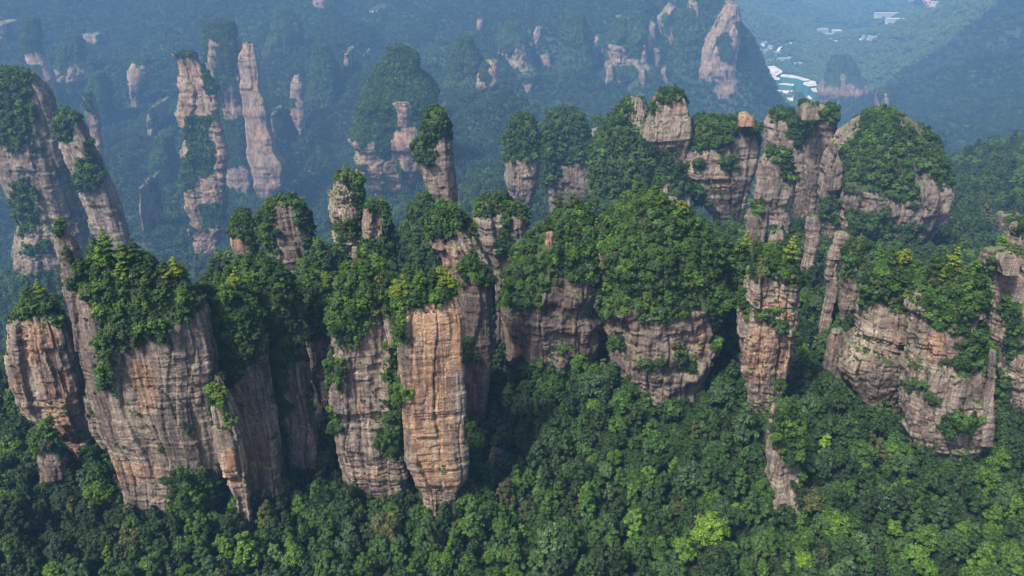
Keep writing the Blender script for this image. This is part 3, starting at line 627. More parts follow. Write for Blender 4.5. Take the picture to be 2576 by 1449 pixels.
P('thin dark spires lined up at the foot of the great green cone', 440, [(412, 2098, 2116), (450, 2078, 2120), (500, 2066, 2110), (580, 2060, 2110)], veg=[[(2060, 500), (2110, 500), (2110, 560), (2060, 560)]], seed=98, dark=.5, rough=1.6, npine=0, orange=.1)
P('great green cone, the most wooded tower, with a grey cliff on its far flank', 442,
  [(312, 2225, 2312), (330, 2195, 2340), (360, 2165, 2368), (400, 2142, 2385), (450, 2122, 2404), (500, 2112, 2412), (550, 2106, 2396), (590, 2110, 2370), (640, 2110, 2345), (720, 2120, 2330)],
  veg=[[(2180, 260), (2255, 260), (2260, 330), (2268, 345), (2280, 320), (2300, 335), (2312, 320), (2330, 280), (2430, 420), (2410, 470), (2370, 470), (2345, 440), (2320, 420), (2290, 455), (2300, 350), (2278, 420), (2320, 490), (2295, 520), (2260, 500), (2240, 520), (2200, 490), (2150, 475), (2112, 480), (2100, 440)],
       [(2130, 520), (2230, 520), (2230, 560), (2290, 560), (2290, 660), (2130, 660), (2140, 580)], [(2290, 560), (2320, 575), (2310, 620), (2290, 620)]], seed=101, orange=.1, opat=[(2115, 540, 20, 40, .4), (2300, 370, 25, 60, .3)], dark=.25, n=2.8, dr=.9, npine=0, lump=3)
P('squat stack of thin flat layers above the gully', 362, [(528, 1890, 1936), (560, 1880, 1936), (600, 1878, 1926), (650, 1880, 1925)], veg=[[(1885, 510), (1935, 510), (1930, 530), (1890, 528)]], seed=103, strata=2.2, npine=2)
O('smaller layered stub beside the squat stack', 352, [(585, 1942, 1974), (600, 1938, 1974), (640, 1938, 1972)], seed=104, strata=2.2, npine=0)
O('little layered knob in the trees below the twin towers', 380, [(545, 2034, 2060), (565, 2030, 2066), (610, 2030, 2066)], seed=105, strata=2.0, npine=1)
P('curved stack of thin slabs leaning like a bent spine', 322, [(588, 2108, 2134), (605, 2103, 2136), (620, 2098, 2128), (650, 2088, 2115), (680, 2081, 2105), (730, 2080, 2108)], seed=107, strata=2.6, npine=0, ledge=.3)
P('pale green pillar with a bare fluted foot behind the bent stack', 318, [(625, 2134, 2182), (660, 2122, 2190), (700, 2125, 2185), (740, 2120, 2175), (780, 2115, 2160), (815, 2120, 2146), (880, 2120, 2145)], veg=[[(2115, 590), (2195, 590), (2195, 660), (2150, 665), (2145, 700), (2120, 700)], [(2160, 660), (2195, 660), (2190, 700), (2170, 700)]], seed=109, strata=1.0, npine=5)
O('grey cliff face low in the woods near the frame edge', 505, [(545, 2524, 2570), (570, 2520, 2600), (610, 2524, 2600), (640, 2530, 2600)], seed=110, orange=.1, npine=0)
# ---- left, middle distance
P('massive pink cliff cut by the frame edge, stepping down in two tiers', 525,
  [(196, -40, 56), (240, -40, 96), (300, -40, 124), (360, -30, 142), (415, -20, 156), (500, 10, 172), (570, 40, 192), (640, 30, 195), (740, 30, 200)],
  veg=[[(-60, 160), (70, 170), (95, 250), (80, 300), (70, 350), (40, 380), (-60, 360)], [(60, 440), (90, 500), (110, 570), (50, 580), (25, 520), (35, 460)], [(85, 330), (100, 340), (95, 380), (80, 370)], [(60, 620), (110, 600), (120, 640), (60, 650)], [(10, 680), (200, 680), (200, 760), (10, 760)]], seed=113, orange=.3, dr=.7)
P('pink twin cliff next to the massive one, long bare lower wall', 502,
  [(288, 142, 186), (330, 138, 205), (370, 145, 225), (410, 155, 245), (460, 180, 270), (510, 200, 290), (560, 216, 308), (610, 240, 320), (700, 250, 330)],
  veg=[[(130, 250), (200, 250), (212, 300), (185, 305), (180, 345), (160, 370), (140, 365), (135, 320)], [(180, 415), (235, 405), (275, 455), (255, 480), (190, 470)], [(205, 330), (245, 400), (235, 410)]], seed=115, orange=.38, dr=.7)
P('small rough spire rising just above the woods before the pink cliffs', 335, [(580, 138, 162), (620, 135, 185), (660, 148, 196), (720, 155, 206)], veg=[[(125, 550), (170, 560), (160, 590), (135, 590)], [(165, 600), (200, 650), (190, 690), (170, 660)]], seed=117, npine=5)
O('bare pink ledges low on the valley side under the massive cliff', 560, [(590, 30, 80), (620, 24, 92), (650, 30, 90), (680, 30, 90)], veg=[[(20, 570), (95, 570), (95, 600), (60, 600)]], seed=118, orange=.35)
P('faint pink rib behind the twin cliff', 760, [(240, 205, 228), (300, 222, 245), (360, 232, 256), (410, 240, 262), (470, 244, 266)], veg=[[(195, 220), (235, 220), (240, 290), (220, 280)]], seed=119, orange=.3, dark=.3)
# ---- tall back pillars
P('very tall slab pillar banded with trees, beside the smooth pale one', 885,
  [(138, 432, 488), (165, 440, 505), (220, 443, 545), (280, 445, 550), (330, 455, 560), (400, 455, 572), (460, 455, 572), (520, 460, 570), (580, 475, 565), (620, 488, 538), (655, 490, 520), (740, 490, 520)],
  veg=[[(420, 90), (500, 100), (500, 140), (470, 142), (440, 152)], [(462, 292), (545, 288), (520, 330), (545, 385), (540, 440), (500, 446), (490, 476), (446, 492), (455, 410), (475, 380)], [(500, 515), (562, 512), (560, 572), (512, 575)], [(470, 560), (490, 570), (480, 610)], [(505, 160), (548, 215), (545, 240), (515, 220)]], seed=121, orange=.3, dr=.5, n=4)
P('wooded rear summit joining the two tallest pillars', 935, [(58, 515, 578), (110, 508, 598), (180, 522, 600), (260, 550, 602), (340, 556, 610), (480, 560, 640), (600, 560, 640)],
  veg=[[(500, 30), (600, 30), (600, 120), (590, 200), (565, 230), (560, 300), (640, 300), (640, 420), (550, 420), (540, 200), (545, 110), (528, 90), (518, 160), (500, 150)]], seed=123, orange=.3, dark=.5)
P('tallest smooth pale pillar, a straight bare blade with a tiny cap', 862,
  [(112, 606, 634), (150, 601, 645), (200, 603, 652), (260, 606, 660), (300, 612, 668), (350, 618, 680), (400, 625, 700), (430, 632, 715), (470, 640, 708), (505, 648, 685), (580, 652, 690)],
  veg=[[(590, 80), (645, 80), (640, 112), (600, 114)]], seed=125, orange=.34, rough=.5, n=4.5, dr=.6, dark=-.5, strata=.7)
O('thin pink strip pressed against the tallest pale pillar', 880, [(288, 680, 692), (320, 682, 696), (350, 688, 698), (380, 690, 698)], seed=126, orange=.3)
P('pink hourglass shaped outcrop on the blue valley side', 1060, [(152, 325, 360), (175, 318, 370), (200, 316, 368), (225, 324, 362), (250, 328, 345), (275, 330, 345), (320, 330, 345)], veg=[[(310, 130), (375, 130), (370, 162), (345, 170), (325, 162)], [(348, 215), (370, 200), (372, 250), (350, 250)]], seed=128, orange=.35)
O('lower pink shard below the hourglass outcrop', 1010, [(268, 378, 394), (300, 364, 395), (330, 366, 390), (348, 372, 382), (390, 372, 382)], veg=[[(360, 230), (380, 230), (378, 290), (362, 290)]], seed=129, orange=.35)
P('slim pink outcrop narrowing to a point, alone on the blue slope', 1060, [(192, 738, 752), (215, 728, 760), (250, 726, 762), (290, 732, 766), (315, 745, 764), (342, 754, 760), (400, 754, 760)], veg=[[(722, 245), (745, 250), (742, 275), (725, 270)]], seed=131, orange=.34)
O('narrow upright pink chip high on the blue slope', 1180, [(133, 866, 878), (160, 864, 880), (190, 868, 878), (220, 868, 878)], seed=132, orange=.3)
O('tiny pink needle beside the narrow chip', 1190, [(137, 916, 922), (153, 916, 923), (175, 916, 923)], seed=133, orange=.3)
O('broad pink patch of cliff below the wooded rim', 1290, [(88, 205, 245), (100, 192, 255), (115, 200, 258), (135, 205, 258)], veg=[[(240, 85), (260, 90), (258, 130), (245, 110)]], seed=134, orange=.3)
O('pink crag cut by the frame edge high on the slope', 1220, [(60, -20, 18), (80, -20, 22), (100, -20, 18), (130, -20, 18)], seed=135, orange=.3)
P('faint wooded pinnacle with a pink collar on the blue slope', 1050, [(50, 60, 90), (90, 40, 100), (140, 58, 98), (200, 68, 128), (250, 75, 135), (300, 80, 140)], veg=[[(20, 20), (110, 20), (110, 135), (50, 140)], [(50, 160), (100, 160), (110, 190), (60, 200)]], seed=136, orange=.34)
O('dim reddish rib low in the valley shade', 900, [(472, 348, 358), (520, 350, 362), (560, 354, 366), (602, 360, 372), (650, 362, 372)], seed=137, orange=.45, dark=.1)
O('small pink scar under the wooded rim of the slope', 1280, [(160, 162, 172), (172, 160, 176), (186, 164, 178), (210, 166, 178)], seed=138, orange=.3)
P('broad wooded pyramid with pink curving cliffs around its foot', 765,
  [(130, 975, 1022), (180, 945, 1055), (230, 920, 1085), (290, 900, 1090), (340, 885, 1085), (400, 884, 1072), (450, 905, 1062), (490, 935, 1045), (560, 950, 1040)],
  veg=[[(880, 100), (1110, 100), (1110, 330), (1048, 330), (1030, 320), (990, 318), (985, 400), (960, 400), (940, 360), (905, 380), (875, 340)], [(900, 415), (930, 415), (925, 440), (905, 435)], [(1000, 400), (1030, 450), (1020, 470), (1000, 440)]], seed=140, orange=.36, n=2.8, dr=.9)
O('little pink collar high on the wooded pyramid', 742, [(262, 990, 1025), (272, 996, 1030), (285, 1005, 1028), (320, 1005, 1028)], seed=141, orange=.3, stub=True)
P('stubby pink crags on the wooded middle slope', 1150, [(155, 1222, 1248), (180, 1200, 1255), (210, 1198, 1252), (240, 1200, 1220), (280, 1200, 1220)], veg=[[(1195, 140), (1225, 150), (1235, 190), (1222, 215), (1200, 200)]], seed=142, orange=.34)
# ---- far massif
def Wd(label, D, rows, seed, veg=None, **k):
    pillar('wooded_crag', label, 'crag', D, rows, veg or (), allveg=veg is None, dr=k.pop('dr', 1.3), seed=seed, npine=0, lump=8, rough=1.3, orange=.3, **k)
Wd('wooded rib descending beside the pink hourglass outcrop', 1080, [(190, 225, 245), (240, 210, 262), (330, 205, 275), (420, 205, 280)], 201)
Wd('steep wooded rib between the stubby crags and the flared face', 1260, [(100, 1150, 1180), (150, 1125, 1200), (230, 1115, 1215), (290, 1115, 1215)], 202)
Wd('wooded crag with a broken pink belt, above the flared face', 1330, [(66, 1270, 1300), (105, 1250, 1325), (170, 1245, 1340), (240, 1245, 1345)], 203, veg=[[(1240, 50), (1350, 50), (1345, 118), (1300, 112), (1285, 140), (1240, 130)], [(1240, 170), (1350, 180), (1350, 260), (1240, 260)]])
Wd('tall wooded rib in the middle of the far massif', 1400, [(40, 1440, 1470), (90, 1415, 1490), (170, 1405, 1505), (260, 1400, 1510)], 204)
Wd('wooded buttress of the far massif with two pink windows', 1400, [(50, 1560, 1600), (100, 1540, 1625), (190, 1530, 1640), (270, 1525, 1645)], 205, veg=[[(1520, 40), (1650, 40), (1650, 112), (1615, 118), (1608, 150), (1580, 148), (1572, 112), (1520, 112)], [(1520, 160), (1650, 172), (1650, 280), (1520, 280)]])
Wd('wooded buttress between the pale strip and the cliff curtain', 1400, [(30, 1715, 1748), (80, 1700, 1762), (170, 1690, 1768), (260, 1685, 1765)], 206)
Wd('wooded crag behind the slim pink outcrop', 1120, [(120, 790, 820), (170, 775, 838), (260, 768, 850), (330, 768, 850)], 207)
Wd('dark wooded crag low on the valley side under the hourglass outcrop', 960, [(350, 395, 415), (400, 375, 428), (480, 365, 435), (560, 365, 435)], 208)
Wd('wooded crag high above the tallest pale pillar', 1330, [(28, 690, 720), (70, 672, 742), (130, 665, 755), (200, 665, 755)], 209)
Wd('wooded crag with pink streaks above the twin cliff', 1200, [(98, 150, 180), (140, 135, 200), (200, 128, 210), (260, 128, 210)], 210, veg=[[(120, 80), (215, 80), (215, 150), (180, 160), (170, 190), (150, 190), (120, 150)], [(120, 205), (215, 210), (215, 280), (120, 280)]])
O('ragged pink band high between the ribs of the far massif', 1200, [(96, 1500, 1530), (112, 1494, 1536), (130, 1506, 1530), (160, 1506, 1530)], seed=221, orange=.34)
O('thin pale rib under the top edge of the far massif', 1470, [(8, 1745, 1756), (30, 1740, 1758), (52, 1746, 1756), (80, 1746, 1756)], seed=222, orange=.34)
O('faint pink shard close beside the tall pale strip', 1440, [(60, 1640, 1650), (80, 1636, 1652), (100, 1642, 1650), (130, 1642, 1650)], seed=223, orange=.34)
P('broad pale cliff curtain on the far massif, ending above the valley', 1400,
  [(12, 1845, 1862), (50, 1818, 1868), (90, 1800, 1866), (130, 1776, 1864), (190, 1760, 1862), (215, 1765, 1866), (235, 1790, 1860), (252, 1800, 1845), (300, 1800, 1845)],
  veg=[[(1800, 90), (1835, 80), (1850, 150), (1835, 170), (1808, 150)]], seed=145, orange=.36, n=4, dr=.39, vn_=.32, dark=-.3)
O('tall pale strip of cliff high on the far massif', 1440, [(18, 1690, 1700), (50, 1660, 1700), (85, 1662, 1698), (115, 1684, 1694), (150, 1684, 1694)], seed=146, orange=.34)
O('short wide pink face beside the tall pale strip', 1430, [(95, 1605, 1630), (110, 1596, 1640), (125, 1610, 1636), (160, 1610, 1636)], seed=147, orange=.34)
O('clustered pink faces halfway down the far massif', 1390, [(120, 1580, 1598), (145, 1570, 1600), (165, 1572, 1592), (200, 1572, 1592)], veg=[[(1565, 125), (1585, 125), (1580, 150)]], seed=148, orange=.34)
O('pale pair of faces low on the far massif', 1330, [(165, 1526, 1540), (185, 1524, 1544), (205, 1520, 1540), (240, 1520, 1540)], seed=149, orange=.34)
O('narrow pink face next to the pale pair', 1330, [(183, 1556, 1566), (200, 1552, 1566), (212, 1554, 1562), (240, 1554, 1562)], seed=150, orange=.3)
O('bright upright chip at the bottom of the far massif', 1310, [(178, 1612, 1624), (200, 1610, 1625), (218, 1612, 1622), (250, 1612, 1622)], seed=151, orange=.3)
O('slanting pink face right above the capped tower', 1360, [(128, 1644, 1660), (145, 1642, 1666), (168, 1646, 1660), (200, 1646, 1660)], seed=152, orange=.3)
O('slim pink needle under the far massif cliffs', 1310, [(172, 1672, 1680), (190, 1668, 1680), (215, 1676, 1686), (250, 1676, 1686)], seed=153, orange=.3)
O('lone pink face near the middle of the far massif', 1420, [(72, 1348, 1364), (85, 1340, 1366), (105, 1344, 1362), (140, 1344, 1362)], seed=154, orange=.3)
O('pink face with flared foot on the massif, beside the wooded pyramid', 1340, [(120, 1312, 1340), (140, 1310, 1340), (165, 1320, 1334), (200, 1320, 1334)], veg=[[(1325, 118), (1345, 118), (1340, 135)]], seed=155, orange=.3)
O('low broken pink ledge beside the flared face', 1310, [(142, 1362, 1388), (155, 1364, 1390), (167, 1370, 1388), (200, 1370, 1388)], seed=156, orange=.3)
O('little bare face at the top of the far slope', 1500, [(52, 1200, 1215), (62, 1199, 1216), (76, 1202, 1212), (100, 1202, 1212)], seed=157, orange=.3)
O('pink ledge at the very top edge of the blue slope', 1520, [(2, 790, 815), (14, 785, 818), (30, 806, 816), (60, 806, 816)], seed=158, orange=.3)
O('faint stump of rock at the corner of the massif', 1180, [(192, 1304, 1352), (210, 1302, 1354), (234, 1320, 1336), (260, 1320, 1336)], veg=[[(1305, 190), (1350, 190), (1350, 205), (1310, 210)]], seed=159, orange=.2)
P('dark wooded butte with reddish lower walls beside the building site', 1560,
  [(146, 2112, 2146), (165, 2100, 2160), (190, 2092, 2168), (215, 2076, 2182), (240, 2068, 2188), (262, 2070, 2186), (320, 2070, 2186)],
  veg=[[(2080, 120), (2170, 120), (2172, 170), (2200, 218), (2150, 222), (2130, 212), (2128, 182), (2116, 182), (2118, 222), (2070, 218)]], seed=161, orange=.4, dark=.6)
P('low dark wooded stub before the building site', 1420, [(236, 2006, 2024), (252, 1998, 2030), (290, 1998, 2030)], veg=[[(1990, 220), (2040, 220), (2036, 255), (1995, 255)]], seed=162, dark=.6, orange=.3)
O('pink needle standing in woods beyond the great cone', 1120, [(236, 2226, 2238), (252, 2224, 2240), (268, 2226, 2236), (300, 2226, 2236)], veg=[[(2220, 225), (2245, 225), (2240, 245), (2225, 245)]], seed=163, orange=.5)
print('pillars', len(PILLARS), 'shrubs', len(SHRUBS), 'pines', len(PINES), round(time.time() - T0, 1))
# ------------------------------------------------------------------ plants: every leaf clump is a small face
rp = np.random.default_rng(77)
def leaves(centres, radii, nper, size, up=.35, flat=1.0, rg=rp, inner=0.0):
    """leaf faces over a set of lobes; returns verts, quads, per-face variation"""
    C = np.repeat(centres, nper, 0); Rr = np.repeat(radii, nper)
    d = rg.normal(size=C.shape); d[:, 2] = np.abs(d[:, 2]) * 1.0 + rg.normal(size=len(d)) * .35
    d /= np.linalg.norm(d, axis=1)[:, None]
    r = Rr * rg.uniform(.72 - inner, 1.05, len(C))
    p = C + d * r[:, None] * np.array([1, 1, flat])
    nrm = d + np.array([0, 0, up]) + rg.normal(size=d.shape) * .42; nrm /= np.linalg.norm(nrm, axis=1)[:, None]
    t = np.cross(nrm, rg.normal(size=d.shape)); t /= np.linalg.norm(t, axis=1)[:, None]; b = np.cross(nrm, t)
    s = size * rg.uniform(.6, 1.35, len(C)); s2 = s * rg.uniform(.5, .9, len(C))
    V = np.stack([p - t * s[:, None], p - b * s2[:, None] + nrm * .12 * s[:, None], p + t * s[:, None], p + b * s2[:, None] - nrm * .1 * s[:, None]], 1).reshape(-1, 3)
    F = np.arange(len(V)).reshape(-1, 4)
    lv = np.repeat(rg.uniform(.2, .8, len(centres)), nper)
    return V, F, np.clip(lv + rg.normal(size=len(C)) * .17, 0, 1)
ICO = None
def cores(centres, radii, flat=1.0):
    """dense inner foliage: a rough faceted body inside every lobe"""
    global ICO
    if ICO is None:
        import bmesh
        bm = bmesh.new(); bmesh.ops.create_icosphere(bm, subdivisions=1, radius=1)
        ICO = (np.array([v.co[:] for v in bm.verts]), np.array([[v.index for v in f.verts] for f in bm.faces])); bm.free()
    v0, f0 = ICO; V, F = [], []
    for c, r in zip(centres, radii):
        F.append(f0 + len(V) * len(v0)); V.append(v0 * r * np.array([1, 1, flat]) * rp.uniform(.8, 1.15, (len(v0), 1)) + c)
    V = np.concatenate(V); F = np.concatenate(F)
    return V, np.concatenate([F, F[:, 2:3]], 1)
def crown_mesh(name, centres, radii, nper, size, core=.7, flat=1.0, up=.35, extra=None, leafmat=None):
    centres = np.asarray(centres, float); radii = np.asarray(radii, float)
    V, F, var = leaves(centres, radii, nper, size, up, flat, inner=.12)
    Vs, Fs, vs, off = [V], [F], [var], len(V)
    if core:
        v2, f2 = cores(centres, radii * core, flat)
        # faceted bodies as triangles written as degenerate-free quads: split every triangle at its middle edge
        a, b_, c = f2[:, 0], f2[:, 1], f2[:, 2]; mid = (v2[a] + v2[c]) / 2
        mi = np.arange(len(mid)) + len(v2)
        Vs.append(np.concatenate([v2, mid])); Fs.append(np.stack([a, b_, c, mi], 1) + off); vs.append(np.full(len(f2), .35)); off += len(v2) + len(mid)
    midx = np.zeros(sum(len(f) for f in Fs), int)
    if extra is not None:
        ev, ef = extra; ev = np.array(ev, float); q = np.array([f if len(f) == 4 else list(f) + [f[-1]] for f in ef if len(f) == 4])
        Vs.append(ev); Fs.append(q + off); vs.append(np.full(len(q), .5)); midx = np.r_[midx, np.ones(len(q), int)]
    return mesh_np(name, np.concatenate(Vs), np.concatenate(Fs), [leafmat or LEAF] + ([BARK] if extra is not None else []), fattrs={'var': np.concatenate(vs)}, midx=midx)
def broad_lobes(Rc, H, n, rg, shape='round'):
    C, r = [], []
    for i in range(n):
        t = (i + .5) / n; h = 1 - 1.35 * t if shape == 'round' else 1 - 1.7 * t
        ph = i * 2.39996 + rg.uniform(-.4, .4); rad = math.sqrt(max(0, 1 - max(h, -.2) ** 2)) if shape == 'round' else (.15 + .85 * t)
        k = rg.uniform(.72, 1.0)
        C.append((Rc * .72 * rad * k * math.cos(ph), Rc * .72 * rad * k * math.sin(ph), H * (.62 + .30 * h) * rg.uniform(.92, 1.06)))
        r.append(Rc * rg.uniform(.24, .40) * (1 if shape == 'round' else .55 + .5 * t))
    return np.array(C), np.array(r)
def trunk_mb(H, r0, limbs):
    m = MB(); m.tube((0, 0, -1.5), (.1, 0, H * .45), r0, r0 * .7); m.tube((.1, 0, H * .45), (0, .1, H * .85), r0 * .7, r0 * .25)
    for (x, y, z) in limbs: m.tube((.05, 0, H * .42), (x, y, z), r0 * .4, r0 * .12, 5)
    return m
BROAD = []           # (crown mesh, trunk mesh, joined mesh for the mass)
for i in range(10):
    rg = np.random.default_rng(200 + i); shp = 'round' if i < 5 else 'cone'
    Rc = (4.1, 3.5, 4.5, 3.8, 3.2, 3.4, 3.0, 3.2, 2.6, 3.6)[i]; H = (9, 9.5, 10, 8.5, 9, 10.5, 12, 11, 11, 12.5)[i]
    C, r = broad_lobes(Rc, H, (34, 28, 38, 30, 24, 34, 32, 36, 28, 38)[i], rg, shp); r = r * .86
    C = C + rg.normal(size=C.shape) * np.array([.38, .38, .3])
    tm = trunk_mb(H, .24, [tuple(c) for c in C[:: max(1, len(C) // 7)]])
    st = rp.bit_generator.state
    cm = crown_mesh('crown', C, r * 1.0, 56, .31, .62)
    rp.bit_generator.state = st
    BROAD.append((cm, tm.mesh('trunk', BARK), crown_mesh('broadleaf_tree_form', C, r, 56, .31, .62, extra=(tm.v, tm.f))))
FAR = []
for i in range(6):
    rg = np.random.default_rng(300 + i)
    C, r = broad_lobes(4.6, (8, 9, 7.5, 10, 8.5, 9.5)[i], 15, rg, 'round' if i != 3 else 'cone')
    FAR.append(crown_mesh('distant_tree_form', C + rg.normal(size=C.shape) * .45, r * 1.0, 18, .55, .74))
PINE = []
for i in range(6):
    rg = np.random.default_rng(400 + i); H = (6.5, 7.5, 5.6, 7, 6, 8)[i]; C, r, limbs = [], [], []
    lean = rg.uniform(-1.1, 1.1, 2)
    tiers = 5 + i % 3
    for k in range(tiers):
        t = k / (tiers - 1); z = H * (.42 + .56 * t); rad = (1.9 - (1.25 if i % 2 else .75) * t) * rg.uniform(.7, 1.25)
        n_ = 4 if t < .75 else 3 if t < .99 else 1
        for j in range(n_):
            ph = rg.uniform(0, 6.28) if j == 0 else ph + 6.28 / n_ + rg.uniform(-.4, .4)
            rr_ = rad * (rg.uniform(.35, .95) if n_ > 1 else 0)
            c = (lean[0] * t + rr_ * math.cos(ph), lean[1] * t + rr_ * math.sin(ph), z + rg.uniform(-.45, .45)); C.append(c); r.append(rad * (rg.uniform(.42, .75) if n_ > 1 else .7)); limbs.append((lean[0] * t * .9, lean[1] * t * .9, z - .25, c))
    m = MB(); m.tube((0, 0, -1.2), (lean[0] * .4, lean[1] * .4, H * .5), .15, .10, 6); m.tube((lean[0] * .4, lean[1] * .4, H * .5), (lean[0], lean[1], H * .98), .10, .03, 6)
    for x, y, z, c in limbs: m.tube((x, y, z), c, .045, .015, 4)
    C = np.array(C); r = np.array(r); st = rp.bit_generator.state
    cm = crown_mesh('crown', C, r, 46, .20, .6, flat=.42, up=.9); rp.bit_generator.state = st
    PINE.append((cm, m.mesh('trunk', BARK), crown_mesh('pine_tree_form', C, r, 46, .20, .6, flat=.42, up=.9, extra=(m.v, m.f))))
BUSH = []
for i in range(6):
    rg = np.random.default_rng(500 + i); n_ = 7 + i
    C = rg.normal(size=(n_, 3)) * np.array([.62, .62, .35]) + np.array([0, 0, .75]); r = rg.uniform(.45, .8, n_)
    if i == 5: C = np.array([(0, 0, .5), (.2, 0, 1.3), (0, .2, 2.1), (.4, .3, .8), (-.4, .1, 1.1), (.1, -.3, 1.7)]); r = np.array([.7, .6, .42, .5, .5, .4])
    BUSH.append(crown_mesh('bush_form', C, r, 34, .19, .7, up=.5))
print('prototypes', round(time.time() - T0, 1))

TINTS = {'dark green': (.023, .052, .013), 'mid green': (.040, .092, .019), 'blue green': (.040, .082, .034), 'fresh green': (.066, .138, .018),
         'lime green': (.11, .20, .020), 'olive brown': (.065, .078, .028), 'pale green': (.075, .135, .05)}
def tint_near(k):
    names = list(TINTS); p = np.array([.24, .37, .14, .19, .0, .03, .03]); return rp.choice(names, p=p / p.sum())

def stuff(name, label, forms, pts, rotz, scale, tint, idx, tilt=None):
    """one object scattering its forms over the points it holds"""
    coll = bpy.data.collections.new(name + '_forms')
    for i, me in enumerate(forms):
        o = bpy.data.objects.new('%s_form_%02d' % (name, i), me); coll.objects.link(o)
    me = bpy.data.meshes.new(name); me.vertices.add(len(pts)); me.vertices.foreach_set('co', np.asarray(pts, np.float32).ravel())
    rot = np.zeros((len(pts), 3), np.float32); rot[:, 2] = rotz
    if tilt is not None: rot[:, 0] = tilt[:, 0]; rot[:, 1] = tilt[:, 1]
    a = me.attributes.new('rot', 'FLOAT_VECTOR', 'POINT'); a.data.foreach_set('vector', rot.ravel())
    s3 = np.asarray(scale, np.float32); s3 = np.repeat(s3[:, None], 3, 1) if s3.ndim == 1 else s3
    a = me.attributes.new('scl', 'FLOAT_VECTOR', 'POINT'); a.data.foreach_set('vector', s3.ravel())
    a = me.attributes.new('idx', 'INT', 'POINT'); a.data.foreach_set('value', np.asarray(idx, np.int32))
    a = me.attributes.new('tint', 'FLOAT_COLOR', 'POINT'); a.data.foreach_set('color', np.concatenate([tint, np.ones((len(tint), 1))], 1).astype(np.float32).ravel())
    me.update()
    o = link(name, me); tag(o, label, kind='stuff')
    ng = bpy.data.node_groups.new(name, 'GeometryNodeTree')
    ng.interface.new_socket('Geometry', in_out='INPUT', socket_type='NodeSocketGeometry'); ng.interface.new_socket('Geometry', in_out='OUTPUT', socket_type='NodeSocketGeometry')
    gi = ng.nodes.new('NodeGroupInput'); go = ng.nodes.new('NodeGroupOutput'); ip = ng.nodes.new('GeometryNodeInstanceOnPoints'); ci = ng.nodes.new('GeometryNodeCollectionInfo')
    ci.inputs['Collection'].default_value = coll; ci.inputs['Separate Children'].default_value = True; ci.inputs['Reset Children'].default_value = True
    def na_(nm, ty):
        q = ng.nodes.new('GeometryNodeInputNamedAttribute'); q.data_type = ty; q.inputs['Name'].default_value = nm; return [x for x in q.outputs if x.enabled][0]
    ng.links.new(gi.outputs[0], ip.inputs['Points']); ng.links.new(ci.outputs[0], ip.inputs['Instance']); ip.inputs['Pick Instance'].default_value = True
    ng.links.new(na_('idx', 'INT'), ip.inputs['Instance Index']); ng.links.new(na_('rot', 'FLOAT_VECTOR'), ip.inputs['Rotation']); ng.links.new(na_('scl', 'FLOAT_VECTOR'), ip.inputs['Scale'])
    ng.links.new(ip.outputs[0], go.inputs[0])
    md = o.modifiers.new('scatter', 'NODES'); md.node_group = ng
    return o

# ---- the cliff plants
S = np.array(SHRUBS, float)
if len(S):
    n_ = len(S); tc = np.array([TINTS['dark green'], TINTS['mid green'], TINTS['fresh green'], TINTS['blue green'], TINTS['pale green'], TINTS['olive brown']])
    pr = np.array([.26, .38, .20, .08, .03, .05]); ch = rp.choice(6, n_, p=pr)
    tn = tc[ch] * rp.uniform(.6, 1.15, (n_, 1))
    az = np.arctan2(S[:, 4], S[:, 3]); tiltm = np.clip(1 - S[:, 5], 0, 1) * .5
    tl = np.stack([-tiltm * np.sin(az), tiltm * np.cos(az)], 1)
    bi = np.where((S[:, 6] > .8) & (rp.random(n_) < .45), rp.integers(6, 12, n_), rp.integers(0, 6, n_))
    stuff('shrubbery', 'bushes and small trees covering ledges and tops of the cliffs', BUSH + [b[2] for b in BROAD[:6]], S[:, :3] - np.stack([0 * az, 0 * az, np.where(bi > 5, 1.9, .35) * S[:, 6]], 1), rp.uniform(0, 6.28, n_), np.where(bi > 5, S[:, 6] * .44, S[:, 6] * 1.2), tn, bi, tl)

# ---- forest: points on the ground
def inside_rock(x, y):
    m = np.zeros(len(x), bool)
    for p in PILLARS:
        m |= (((x - p['x0']) / (p['a0'] + .5)) ** 4 + ((y - p['y']) / (p['b0'] + .5)) ** 4) < 1
    return m
CLEAR = []           # (x, y, radius)
# ------------------------------------------------------------------ buildings: pavilion in the near woods, hamlets and building site in the far valley
WOODM = plain('dark_timber', (.07, .045, .035), .8); TILED = plain('slate_tiles', (.045, .05, .06), .7, .2, 4); STONE = plain('stone_paving', (.20, .15, .08), .9, .35, 1.2)
WHITE = plain('white_plaster', (.50, .50, .48), .8, .06); CONC = plain('pale_concrete', (.46, .44, .41), .85, .25, .12); TEAL = plain('green_netting', (.03, .14, .12), .7, .22, .08)
GREYR = plain('grey_roof_tiles', (.20, .20, .22), .8, .15, .3); WARM = plain('cream_plaster', (.44, .40, .35), .8, .1); GLASSM = plain('window_glass', (.06, .08, .10), .2, .1, .3, .5)
EARTH = plain('bare_orange_earth', (.55, .27, .15), .95, .2, .05); DECK = plain('site_slab', (.42, .36, .33), .9, .3, .15); SAND = plain('pale_yard', (.52, .49, .44), .95, .15, .05)
